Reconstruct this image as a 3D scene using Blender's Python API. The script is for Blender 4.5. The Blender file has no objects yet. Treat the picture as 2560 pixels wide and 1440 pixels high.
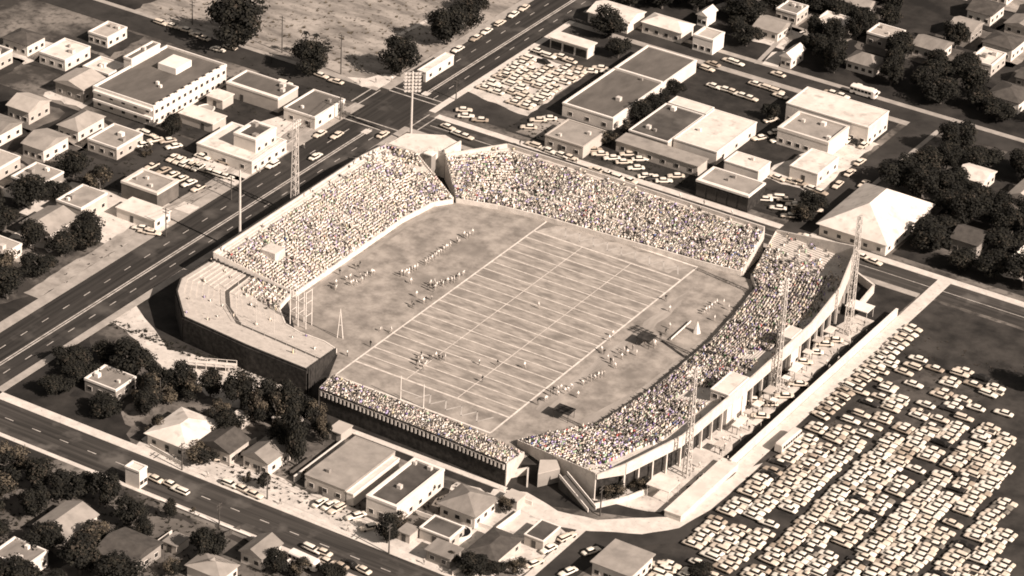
import bpy, bmesh, math, random
import numpy as np
from mathutils import Vector, Matrix
random.seed(11); rng = np.random.default_rng(11)
S = bpy.context.scene
COL = S.collection
# ---------------------------------------------------------------- camera (solved from the known size of the football field)
CAM = Vector((386.38762, -659.88692, 438.78188)); CR = Vector((.8469101925, .5298658608, .0445566524))
CU = Vector((-.2926620613, .394530548, .8710307483)); CD = Vector((-.4439504968, .7507248605, -.4892035774)); CF = 8000.0
cd = bpy.data.cameras.new('camera'); cam = bpy.data.objects.new('camera', cd); COL.objects.link(cam)
M3 = Matrix((CR, CU, -CD)).transposed()
cam.matrix_world = Matrix.Translation(CAM) @ M3.to_4x4()
cd.sensor_fit = 'HORIZONTAL'; cd.sensor_width = 36; cd.lens = CF/2560*36; cd.clip_end = 9000; cd.clip_start = 1
S.camera = cam
def G(u, v, h=0.0):
    "survey: ground position of a point seen at (u, v) of the aerial photograph, standing h metres high"
    r = CD*CF + CR*(u-1280) + CU*(720-v)
    return CAM + r*((h-CAM.z)/r.z)
def PX(x, y, z=0.0):
    v = Vector((x, y, z))-CAM; w = v.dot(CD)
    return 1280+CF*v.dot(CR)/w, 720-CF*v.dot(CU)/w
def htop(x, y, v):
    "height of a post standing at x, y whose top shows at row v"
    a, b = 0, 80
    for _ in range(30):
        m = (a+b)/2
        if PX(x, y, m)[1] > v: a = m
        else: b = m
    return a
# ---------------------------------------------------------------- light
SUN_AZ, SUN_EL = math.radians(-8), math.radians(35)          # azimuth measured from +X towards +Y
sd = Vector((math.cos(SUN_AZ)*math.cos(SUN_EL), math.sin(SUN_AZ)*math.cos(SUN_EL), math.sin(SUN_EL)))
sl = bpy.data.lights.new('sun', 'SUN'); sl.energy = 4.9; sl.angle = math.radians(.5); sl.color = (1, .838, .73)
so = bpy.data.objects.new('sun', sl); COL.objects.link(so); so.rotation_euler = sd.to_track_quat('Z', 'Y').to_euler(); so.location = (0, 0, 300)
W = bpy.data.worlds.new('World'); S.world = W; W.use_nodes = True
nt = W.node_tree; bg = nt.nodes['Background']
sky = nt.nodes.new('ShaderNodeTexSky'); sky.sky_type = 'NISHITA'; sky.sun_disc = False
sky.sun_elevation = SUN_EL; sky.sun_rotation = math.pi/2-SUN_AZ
hs = nt.nodes.new('ShaderNodeHueSaturation'); hs.inputs['Saturation'].default_value = .12
mx = nt.nodes.new('ShaderNodeMix'); mx.data_type = 'RGBA'; mx.blend_type = 'MULTIPLY'; mx.inputs['Factor'].default_value = 1
mx.inputs[7].default_value = (1, .87, .76, 1)
nt.links.new(sky.outputs[0], hs.inputs['Color']); nt.links.new(hs.outputs[0], mx.inputs[6]); nt.links.new(mx.outputs[2], bg.inputs[0])
bg.inputs[1].default_value = .05
S.view_settings.view_transform = 'Standard'; S.view_settings.look = 'None'; S.view_settings.gamma = 1; S.view_settings.exposure = .7
S.view_settings.use_curve_mapping = False
S.cycles.filter_width = 1.8; S.cycles.max_bounces = 4; S.cycles.diffuse_bounces = 2; S.cycles.glossy_bounces = 2
# ---------------------------------------------------------------- materials
MATS = {}
def mat(name, col, col2=None, scale=.3, detail=6, lo=.35, hi=.65, rough=.9, bump=0, stretch=None, wear=None):
    "noise mixed between two colours in world metres; stretch = (sx, sy) draws it out; wear adds a second fine speckle"
    if name in MATS: return MATS[name]
    m = bpy.data.materials.new(name); m.use_nodes = True; t = m.node_tree; b = t.nodes['Principled BSDF']
    b.inputs['Roughness'].default_value = rough; b.inputs['Specular IOR Level'].default_value = .25
    b.inputs['Base Color'].default_value = (*col, 1)
    if col2:
        g = t.nodes.new('ShaderNodeNewGeometry'); mp = t.nodes.new('ShaderNodeMapping')
        if stretch: mp.inputs['Scale'].default_value = (stretch[0], stretch[1], 1)
        n = t.nodes.new('ShaderNodeTexNoise'); n.inputs['Scale'].default_value = scale; n.inputs['Detail'].default_value = detail; n.inputs['Roughness'].default_value = .62
        r = t.nodes.new('ShaderNodeValToRGB'); r.color_ramp.elements[0].position = lo; r.color_ramp.elements[1].position = hi
        r.color_ramp.elements[0].color = (*col, 1); r.color_ramp.elements[1].color = (*col2, 1)
        t.links.new(g.outputs['Position'], mp.inputs[0]); t.links.new(mp.outputs[0], n.inputs['Vector']); t.links.new(n.outputs['Fac'], r.inputs[0])
        out = r.outputs[0]
        if wear:
            n2 = t.nodes.new('ShaderNodeTexNoise'); n2.inputs['Scale'].default_value = wear[0]; n2.inputs['Detail'].default_value = 4
            r2 = t.nodes.new('ShaderNodeValToRGB'); r2.color_ramp.elements[0].position = wear[1]; r2.color_ramp.elements[1].position = wear[2]
            k = t.nodes.new('ShaderNodeMix'); k.data_type = 'RGBA'; k.inputs[7].default_value = (*wear[3], 1)
            t.links.new(g.outputs['Position'], n2.inputs['Vector']); t.links.new(n2.outputs['Fac'], r2.inputs[0])
            t.links.new(r2.outputs[0], k.inputs['Factor']); t.links.new(out, k.inputs[6]); out = k.outputs[2]
        t.links.new(out, b.inputs['Base Color'])
        if bump:
            bp = t.nodes.new('ShaderNodeBump'); bp.inputs['Strength'].default_value = bump; bp.inputs['Distance'].default_value = .3
            t.links.new(n.outputs['Fac'], bp.inputs['Height']); t.links.new(bp.outputs[0], b.inputs['Normal'])
    MATS[name] = m; return m
def T(v, w=0):
    "a monochrome value with a faint sepia cast mixed in; w deepens it"
    return (v, v*(.955-w*.7), v*(.895-1.3*w))
ground_m = mat('scrub_ground', T(.045, .05), T(.21, .05), .055, 9, .42, .62, wear=(.5, .5, .75, T(.03, .04)))
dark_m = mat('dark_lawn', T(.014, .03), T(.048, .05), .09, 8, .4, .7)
lawn_m = mat('mid_lawn', T(.06, .05), T(.16, .05), .12, 8, .35, .65)
sand_m = mat('pale_sand', T(.42, .02), T(.66, .02), .16, 8, .35, .62, wear=(.7, .58, .75, T(.2, .03)))
field_m = mat('dry_turf', T(.185, .055), T(.385, .05), .2, 11, .36, .64, wear=(.07, .52, .74, T(.19, .055)))
mow_m = mat('mown_strip', T(.2, .055), T(.4, .05), .55, 10, .36, .64, stretch=(.3, 1), wear=(.11, .53, .72, T(.19, .055)))
track_m = mat('worn_earth', T(.22, .05), T(.38, .04), .2, 8, .35, .65, stretch=(1.5, .3))
lot_m = mat('vacant_earth', T(.15, .05), T(.38, .045), .13, 10, .36, .62, stretch=(.5, 1.3), wear=(.6, .55, .75, T(.13, .05)))
asph_m = mat('asphalt', T(.02, .02), T(.042, .03), .18, 7, .3, .7, wear=(.06, .45, .8, T(.07, .03)))
asph_y = mat('asphalt_streaked', T(.016, .02), T(.05, .03), .8, 9, .32, .68, stretch=(1, .03), wear=(.09, .55, .7, T(.085, .03)))
asph_x = mat('asphalt_worn', T(.024, .03), T(.076, .04), .8, 9, .32, .68, stretch=(.03, 1), wear=(.12, .56, .7, T(.11, .03)))
yard_m = mat('dark_yard', T(.016, .02), T(.045, .04), .2, 8, .35, .7)
park_m = mat('parking_earth', T(.018, .02), T(.06, .04), .12, 8, .35, .65)
walk_m = mat('pale_concrete', T(.5, .02), T(.7, .02), .35, 8, .3, .7, wear=(1.2, .6, .8, T(.33, .03)))
kerb_m = mat('grey_concrete', T(.26, .03), T(.42, .03), .3, 8, .3, .7)
mark_m = mat('worn_white_paint', T(.5, .01), T(.24, .04), .5, 6, .4, .7)
line_m = mat('field_lime', T(.66, .03), T(.4, .045), .7, 8, .42, .7)
rim_m = mat('lime_border', T(.74, .02), T(.5, .03), .6, 6, .4, .7)
conc_m = mat('stand_concrete', T(.5, .03), T(.68, .02), .4, 8, .3, .7, wear=(1.5, .55, .8, T(.38, .03)))
bleach_m = mat('weathered_bleacher', T(.4, .035), T(.54, .03), .5, 8, .3, .7, wear=(.8, .6, .8, T(.25, .03)))
darkwall_m = mat('dark_boarding_and_shade', T(.014, .02), T(.06, .03), .8, 8, .35, .72, stretch=(1, 1))  # dark boards; also colours in shade under stands and on a shopfront
white_m = mat('white_paint', T(.8), T(.68, .01), .6, 6, .35, .7)
cream_m = mat('cream_stucco', T(.72, .02), T(.56, .03), .25, 7, .35, .7)
tan_m = mat('tan_stucco', T(.5, .04), T(.4, .04), .25, 7, .35, .7)
grey_m = mat('grey_stucco', T(.3, .03), T(.22, .03), .25, 7, .35, .7)
tar_m = mat('tar_roof', T(.045, .03), T(.1, .04), .25, 8, .3, .7, wear=(.1, .5, .7, T(.14, .03)))
tarb_m = mat('brown_tar_roof', T(.085, .05), T(.16, .05), .2, 8, .3, .7, stretch=(1, .4))
grav_m = mat('gravel_roof', T(.24, .04), T(.36, .04), .25, 8, .3, .7, wear=(.2, .55, .75, T(.2, .03)))
paler_m = mat('pale_roof', T(.58, .035), T(.74, .02), .22, 9, .35, .65, wear=(.35, .56, .76, T(.42, .04)))
shing_m = mat('shingle_roof', T(.17, .04), T(.27, .04), .5, 8, .3, .7, stretch=(1, .4))
dshing_m = mat('dark_shingle_roof', T(.05, .04), T(.1, .05), .5, 8, .3, .7)
glass_m = mat('dark_glass', T(.02), rough=.15)
pane_m = mat('window_pane', T(.035, .02), rough=.2)
tyre_m = mat('tyre_rubber', T(.02), rough=.9)
chrome_m = mat('chrome', T(.6), rough=.25); chrome_m.node_tree.nodes['Principled BSDF'].inputs['Metallic'].default_value = .9
steel_m = mat('galvanised_steel', T(.62, .01), T(.5, .02), 1, 5, rough=.6)
wood_m = mat('dark_timber', T(.06, .05), T(.1, .05), 1.2, 5)
bark_m = mat('bark', T(.07, .05), T(.12, .05), 1.2, 5)
leaf_m = [mat('dark_leaf', (.011, .011, .009)), mat('olive_leaf', (.021, .02, .015)), mat('brown_leaf', (.042, .035, .027)), mat('pale_leaf', (.095, .08, .058))]
skin_m = mat('skin', T(.42, .08)); hair_m = mat('hair', T(.04, .04)); black_m = mat('black_cloth', T(.02)); whitec_m = mat('white_cloth', T(.8))
tan_c = mat('tan_cloth', T(.42, .05)); grey_c = mat('grey_cloth', T(.2, .02))
CROWD = [(whitec_m, 30), (mat('cream_shirt', (.75, .67, .57)), 22), (tan_c, 12), (mat('pale_pink_shirt', (.7, .52, .5)), 7), (mat('lilac_shirt', (.42, .36, .56)), 5),
         (mat('pale_yellow_shirt', (.66, .59, .4)), 5), (mat('pale_green_shirt', (.36, .48, .34)), 5), (mat('violet_shirt', (.2, .14, .36)), 2.5), (mat('green_shirt', (.1, .22, .1)), 2),
         (mat('red_shirt', (.42, .1, .09)), 2), (mat('blue_shirt', (.13, .17, .34)), 2.5), (black_m, 9), (grey_c, 6), (mat('brown_coat', T(.1, .05)), 6)]
# ---------------------------------------------------------------- mesh helpers
class MB:
    def __init__(s): s.v = []; s.f = []; s.m = []
    def face(s, pts, m=0):
        i = len(s.v); s.v += [tuple(p) for p in pts]; s.f.append(tuple(range(i, i+len(pts)))); s.m.append(m)
    def box(s, x0, y0, z0, x1, y1, z1, m=0):
        i = len(s.v); s.v += [(x0, y0, z0), (x1, y0, z0), (x1, y1, z0), (x0, y1, z0), (x0, y0, z1), (x1, y0, z1), (x1, y1, z1), (x0, y1, z1)]
        for q in ((3, 2, 1, 0), (4, 5, 6, 7), (0, 1, 5, 4), (1, 2, 6, 5), (2, 3, 7, 6), (3, 0, 4, 7)): s.f.append(tuple(i+k for k in q)); s.m.append(m)
    def prism(s, poly, z0, z1, m=0):
        n = len(poly); i = len(s.v); s.v += [(p[0], p[1], z0) for p in poly]+[(p[0], p[1], z1) for p in poly]
        s.f.append(tuple(i+k for k in reversed(range(n)))); s.f.append(tuple(i+n+k for k in range(n))); s.m += [m, m]
        for k in range(n): s.f.append((i+k, i+(k+1) % n, i+n+(k+1) % n, i+n+k)); s.m.append(m)
    def tube(s, a, b, r0, r1=None, n=6, m=0, cap=True):
        a = Vector(a); b = Vector(b); r1 = r0 if r1 is None else r1; d = (b-a).normalized()
        x = d.orthogonal().normalized(); y = d.cross(x); i = len(s.v)
        for p, r in ((a, r0), (b, r1)):
            for k in range(n): t = 2*math.pi*k/n; s.v.append(tuple(p+x*(r*math.cos(t))+y*(r*math.sin(t))))
        for k in range(n): s.f.append((i+k, i+(k+1) % n, i+n+(k+1) % n, i+n+k)); s.m.append(m)
        if cap: s.f.append(tuple(i+k for k in reversed(range(n)))); s.f.append(tuple(i+n+k for k in range(n))); s.m += [m, m]
    def build(s, name, mats, parent=None, smooth=False):
        me = bpy.data.meshes.new(name); me.from_pydata(s.v, [], s.f); me.update()
        for k in (mats if isinstance(mats, (list, tuple)) else [mats]): me.materials.append(k)
        me.polygons.foreach_set('material_index', s.m)
        if smooth: me.polygons.foreach_set('use_smooth', [True]*len(s.f))
        o = bpy.data.objects.new(name, me); COL.objects.link(o)
        if parent: o.parent = parent
        return o
def tag(o, label=None, cat=None, group=None, kind=None):
    if label: o['label'] = label
    if cat: o['category'] = cat
    if group: o['group'] = group
    if kind: o['kind'] = kind
    return o
def thing(name, label, cat, loc=(0, 0, 0), rz=0, group=None):
    o = bpy.data.objects.new(name, None); COL.objects.link(o); o.location = loc; o.rotation_euler = (0, 0, rz); o.empty_display_size = .5
    return tag(o, label, cat, group)
KIDS = {}
def kids(o):
    if o.name not in KIDS: KIDS[o.name] = list(o.children)
    return KIDS[o.name]
def dup(o, loc, rz=0, label=None, group=None, sc=None):
    r = o.copy(); COL.objects.link(r); r.location = loc; r.rotation_euler = (0, 0, rz)
    if sc: r.scale = sc if isinstance(sc, tuple) else (sc, sc, sc)
    if label: r['label'] = label
    if group: r['group'] = group
    for ch in kids(o):
        c = ch.copy(); COL.objects.link(c); c.parent = r
        for g in kids(ch): e = g.copy(); COL.objects.link(e); e.parent = c
    return r
def kill(o):
    for c in list(o.children): kill(c)
    bpy.data.objects.remove(o)
ONES = 'first second third fourth fifth sixth seventh eighth ninth tenth eleventh twelfth thirteenth fourteenth fifteenth sixteenth seventeenth eighteenth nineteenth'.split()
TENS = {2: 'twent', 3: 'thirt', 4: 'fort', 5: 'fift', 6: 'sixt'}
def nth(i):
    if i < 20: return ONES[i-1]
    t, o = divmod(i, 10)
    return TENS[t]+'ieth' if o == 0 else TENS[t]+'y-'+ONES[o-1]
# ---------------------------------------------------------------- ground, streets
def densify(pts, step=4, jit=0):
    out = []
    for k, p in enumerate(pts):
        q = pts[(k+1) % len(pts)]; n = max(1, int(math.hypot(q[0]-p[0], q[1]-p[1])/step)) if jit else 1
        for i in range(n):
            t = i/n; out.append((p[0]+(q[0]-p[0])*t+(random.uniform(-jit, jit) if jit else 0), p[1]+(q[1]-p[1])*t+(random.uniform(-jit, jit) if jit else 0)))
    return out
def sheet(name, pts, z, m, jit=0, px=False):
    if px: pts = [tuple(G(u, v, z)[:2]) for u, v in pts]
    pts = densify(pts, 3, jit)
    b = MB(); b.face([(x, y, z) for x, y in pts])
    o = b.build(name, m); bm = bmesh.new(); bm.from_mesh(o.data); bmesh.ops.recalc_face_normals(bm, faces=bm.faces)
    if bm.faces[:][0].normal.z < 0: bmesh.ops.reverse_faces(bm, faces=bm.faces)
    bmesh.ops.triangulate(bm, faces=bm.faces); bm.to_mesh(o.data); bm.free()
    return tag(o, kind='structure')
def R4(x0, y0, x1, y1): return [(x0, y0), (x1, y0), (x1, y1), (x0, y1)]
def slab(name, x0, y0, x1, y1, z0, z1, m):
    b = MB(); b.box(x0, y0, z0, x1, y1, z1); return tag(b.build(name, m), kind='structure')
sheet('ground', R4(-3000, -3000, 3000, 3000), 0, ground_m)
# paved and planted areas
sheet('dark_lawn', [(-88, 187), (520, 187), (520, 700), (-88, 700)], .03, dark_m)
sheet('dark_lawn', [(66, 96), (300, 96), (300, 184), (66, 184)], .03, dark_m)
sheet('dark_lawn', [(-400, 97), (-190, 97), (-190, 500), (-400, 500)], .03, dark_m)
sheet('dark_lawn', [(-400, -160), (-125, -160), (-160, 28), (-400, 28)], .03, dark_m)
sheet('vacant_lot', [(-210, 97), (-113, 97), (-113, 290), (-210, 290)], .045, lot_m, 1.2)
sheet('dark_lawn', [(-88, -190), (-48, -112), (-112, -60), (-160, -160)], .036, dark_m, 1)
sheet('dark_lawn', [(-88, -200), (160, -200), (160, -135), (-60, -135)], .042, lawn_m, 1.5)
sheet('sandy_yard', [(-91.5, -56), (-84, -60), (-68, -70), (-30, -64), (-18, -72), (-18, -82), (-40, -84), (-62, -80), (-78, -72), (-92, -66)], .04, sand_m, .8)
sheet('sandy_yard', [(-46, -113.5), (-46, -98), (-16, -98), (-16, -113.5)], .045, sand_m, .8)
sheet('sandy_yard', [(-16, -113.5), (-16, -104), (18, -106), (60, -107), (60, -118.4), (0, -115)], .05, sand_m, .8)
sheet('sandy_yard', [(30, -79), (45, -79), (64, -83), (66, -106), (44, -106), (42, -92), (31, -92)], .045, sand_m, .9)
sheet('dirt_yard', [(19, -106), (45, -107), (45, -92), (36, -80), (20, -82)], .04, lawn_m, .8)
sheet('sandy_yard', [(46, -61), (62, -66), (79, -62), (79, 58), (72, 58), (73, 20), (70, -44), (58, -60)], .05, sand_m, .8)
sheet('stadium_yard', [(-82, 48), (-82, 78), (83, 78), (83, -64), (46, -79), (-20, -79), (-30, -68), (-66, -74), (-92, -56), (-92, 48)], .02, yard_m)
sheet('car_park', [(86, -110), (300, -110), (300, 78), (86, 78)], .035, park_m, .6)
sheet('worn_ground', [(87, -34), (96, -30), (106, -6), (118, 20), (122, 40), (100, 45), (95, 0), (88, -18)], .06, mat('worn_lot_earth', T(.03, .04), T(.1, .05), .2, 8), 1.6)
sheet('asphalt_yard', [(-168, 34), (-118, 34), (-118, 86), (-150, 86), (-150, 60), (-168, 60)], .05, yard_m)
sheet('asphalt_yard', [(-160, -6), (-114.5, -6), (-114.5, 33), (-160, 33)], .052, asph_m)
sheet('paved_yard', [(-131, 20), (-111, 20), (-111, 64), (-126, 64), (-131, 50)], .09, walk_m)
sheet('paved_yard', [(-150, -34), (-111, -34), (-111, -2), (-128, -6), (-150, -10)], .09, walk_m)
sheet('asphalt_yard', [(-66, 96), (-60, 96), (30, 96), (30, 180), (-66, 180)], .04, yard_m)
sheet('asphalt_yard', [(-90, 97), (-66, 97), (-66, 112), (-90, 112)], .05, asph_m)
sheet('used_car_yard', [(-90, 112), (-66, 108), (-66.2, 146), (-91, 148)], .055, sand_m, .6)
sheet('asphalt_yard', [(-91, 149), (-58, 149), (-58, 177), (-91, 177)], .05, asph_m)
sheet('sandy_yard', [(-62, 97), (-38, 97), (-38, 113), (-62, 113)], .055, lot_m, .8)
sheet('sandy_yard', [(10, 116), (31, 116), (31, 158), (22, 158), (14, 132)], .055, sand_m, .8)
sheet('asphalt_yard', [(10, 98), (30, 98), (30, 116), (10, 116)], .05, asph_m)
sheet('sandy_yard', [(3, 98), (10, 98), (10, 117), (3, 117)], .055, sand_m, .6)
# streets
sheet('main_road', R4(-110, -700, -92, 900), .08, asph_y)
sheet('back_street', R4(-92, 79.5, 600, 90), .076, asph_y if 0 else asph_x)
sheet('back_street', R4(-700, 84, -110, 95), .076, asph_m)
sheet('front_street', R4(-600, -129, 600, -116.5), .076, asph_x)
sheet('far_street', R4(-92, 177.5, 600, 186), .076, asph_m)
sheet('side_street', R4(32.5, 90, 41.5, 177.5), .078, asph_m)
sheet('access_lane', [(66, -116.5), (74.5, -116.5), (78, -82), (90, -70), (90, -63), (82, -66), (66, -77)], .074, asph_m)
# pavements: raised kerbs
slab('pavement', -113.6, -700, -110, 84, 0, .13, kerb_m)
slab('pavement', -113.2, 98, -110, 900, 0, .13, kerb_m)
slab('pavement', -92, -700, -89.6, 79.5, 0, .13, kerb_m)
slab('pavement', -92, 93, -89.8, 177.5, 0, .13, walk_m)
slab('pavement', -89.6, 77, 83, 79.5, 0, .12, kerb_m)
slab('pavement', -88, 90, 32.5, 92.8, 0, .13, walk_m)
slab('pavement', 41.5, 90, 600, 92.8, 0, .13, walk_m)
slab('pavement', -700, 95, -113.2, 97, 0, .13, kerb_m)
slab('pavement', -600, -116.5, 66, -113.4, 0, .13, walk_m)
slab('pavement', -600, -130.4, 600, -129, 0, .13, walk_m)
slab('pavement', -89.8, 174.6, 32.5, 177.5, 0, .13, kerb_m)
slab('pavement', -92, 186, 600, 188.4, 0, .13, kerb_m)
slab('pavement', 41.5, 92.8, 43, 177.5, 0, .13, kerb_m)
slab('pavement', 66, -113.4, 68, -79, 0, .125, walk_m)
slab('pavement', 83.6, -34, 87.6, 90, 0, .14, walk_m)
sheet('sandy_drive', [(39.5, -77), (47, -73.5), (58, -76), (68, -73.6), (84.5, -60), (85.6, -33), (89, -26), (89, -50), (86.5, -65), (80, -73), (66, -80.5), (60, -83), (48, -81), (40, -80.5)], .1, walk_m, .25)
sheet('sandy_verge', [(-119, -70), (-113.6, -70), (-113.6, 80), (-118, 80)], .1, mat('tan_verge', T(.22, .04), T(.42, .03), .2, 8), .5)
sheet('corner_apron', [(868, 192), (905, 217), (962, 214), (992, 190), (958, 184), (915, 196)], .16, walk_m, px=True)
# kerb corner round the vacant lot
cc = [(-113.2, 97+0), (-113.2, 104), (-118, 101), (-126, 97)]
sheet('pavement', cc, .14, walk_m)
# driveway aprons
for u, v in ((398, 570), (500, 532), (612, 460), (720, 390), (640, 455)):
    p = G(u, v, 0); slab('driveway_apron', -116, p.y-2.6, -110.4, p.y+2.6, 0, .15, walk_m)
# road paint
def strips(name, rects, z, m=mark_m):
    b = MB()
    for x0, y0, x1, y1 in rects: b.face([(x0, y0, z), (x1, y0, z), (x1, y1, z), (x0, y1, z)])
    return tag(b.build(name, m), kind='structure')
dash = []
for x in (-104.6, -95.6):
    for k in range(-45, 70):
        y = k*9.0+2
        if not 70 < y < 99: dash.append((x-.14, y, x+.14, y+2.8))
for k in range(-40, 50):
    dash.append((k*9.0, -122.9, k*9.0+2.8, -122.6))
strips('lane_marking', dash, .095)
strips('centre_marking', [(-100.0, -600, -99.55, 72), (-99.2, -600, -98.75, 72), (-100.0, 101, -99.55, 600), (-99.2, 101, -98.75, 600)], .095)
strips('crosswalk_marking', [(-110, 72.5, -92, 73), (-110, 75.4, -92, 75.9), (-110, 97.4, -92, 97.9), (-110, 100.2, -92, 100.7), (-112.4, 80, -112, 96), (-115.2, 84, -114.8, 95), (-90.6, 80, -90.2, 91), (-87.6, 79.6, -87.2, 90)], .147)
strips('median_kerb', [(-100.6, 101.5, -98.2, 104), (-100.6, 68, -98.2, 71)], .1, walk_m)
strips('lane_marking', [(-86, 84.6, 600, 84.9)], .095)
# ---------------------------------------------------------------- football field
field_poly = [(-57.8, -30), (-58.2, 30), (-56, 41), (-52.6, 46.5), (-40, 51), (-27, 53), (25, 57), (41, 58), (44, 52), (49, 20), (49, -12), (46.5, -36), (40, -50), (38, -60), (-24, -60), (-30, -46), (-36, -43.5), (-46, -43)]
sheet('field_turf', field_poly, .1, field_m)
sheet('field_turf', R4(-24.4, -45.7, 24.4, 45.7), .106, mow_m)
sheet('bare_patch', [(-24, 46), (-10, 46), (6, 48), (20, 47), (22, 54), (0, 53.4), (-20, 53)], .112, mat('bare_earth', T(.3, .05), T(.46, .04), .35, 9, .35, .65), 1.2)
sheet('sideline_path', [(40.5, -40), (44, -36), (48.6, -12), (48.6, 20), (45.5, 20), (45, -12), (40.5, -34)], .112, track_m)
sheet('sideline_path', [(-56.5, -24), (-55, -24), (-55, 30), (-50, 40), (-51.5, 42), (-56.5, 32)], .112, track_m)
sheet('sideline_path', [(27.4, -38), (30.5, -38), (31.5, 30), (28.5, 46)], .112, track_m, .6)
L = []
HW, HL = 24.4, 54.9
for k in range(0, 21):
    y = -45.7+k*4.572
    e = .32 if k in (0, 20) else .2; L.append((-HW, y-e, HW, y+e))
strips('yard_marking', L, .125, line_m)
strips('hash_marking', [(x-.12, -45.7, x+.12, 45.7) for x in (-8.1, 8.1)], .13, line_m)
strips('sideline_marking', [(-HW-.4, -HL, -HW+.1, HL), (HW-.2, -HL, HW+.35, HL)], .135, rim_m)
strips('end_line_marking', [(-HW-.2, -HL-.55, HW+.2, -HL+.1), (-HW-.2, HL-.1, HW+.2, HL+.6)], .14, rim_m)
def diamonds(name, y0, y1, x0, x1, n):
    b = MB(); w = .24
    for ya, yb in ((y0, y1),):
        for k in range(n):
            xa = x0+(x1-x0)*k/n; xb = x0+(x1-x0)*(k+1)/n; a, c = (ya, yb) if k % 2 == 0 else (yb, ya)
            b.face([(xa-w, a, .13), (xa+w, a, .13), (xb+w, c, .13), (xb-w, c, .13)])
    return tag(b.build(name, mat('faint_lime', T(.48, .01), T(.33, .04), .3, 7, .42, .68)), kind='structure')
diamonds('end_zone_marking', -52.5, -48.2, -1, 21, 9); diamonds('end_zone_marking', 48.2, 52.4, -20, 22, 18)
# goal post
def goal_post(y, label):
    o = thing('goal_post', label, 'goal post', (0, y, .1))
    for x in (-3.6, 3.6):
        b = MB(); b.tube((x, 0, 0), (x, 0, 7.2), .13, .1, 8); b.build('upright', white_m, o)
    b = MB(); b.tube((-3.6, 0, 3.05), (3.6, 0, 3.05), .1, .1, 8); b.build('crossbar', white_m, o)
    return o
goal_post(-HL-.1, 'white goal post standing on the near end line of the football field')
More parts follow.
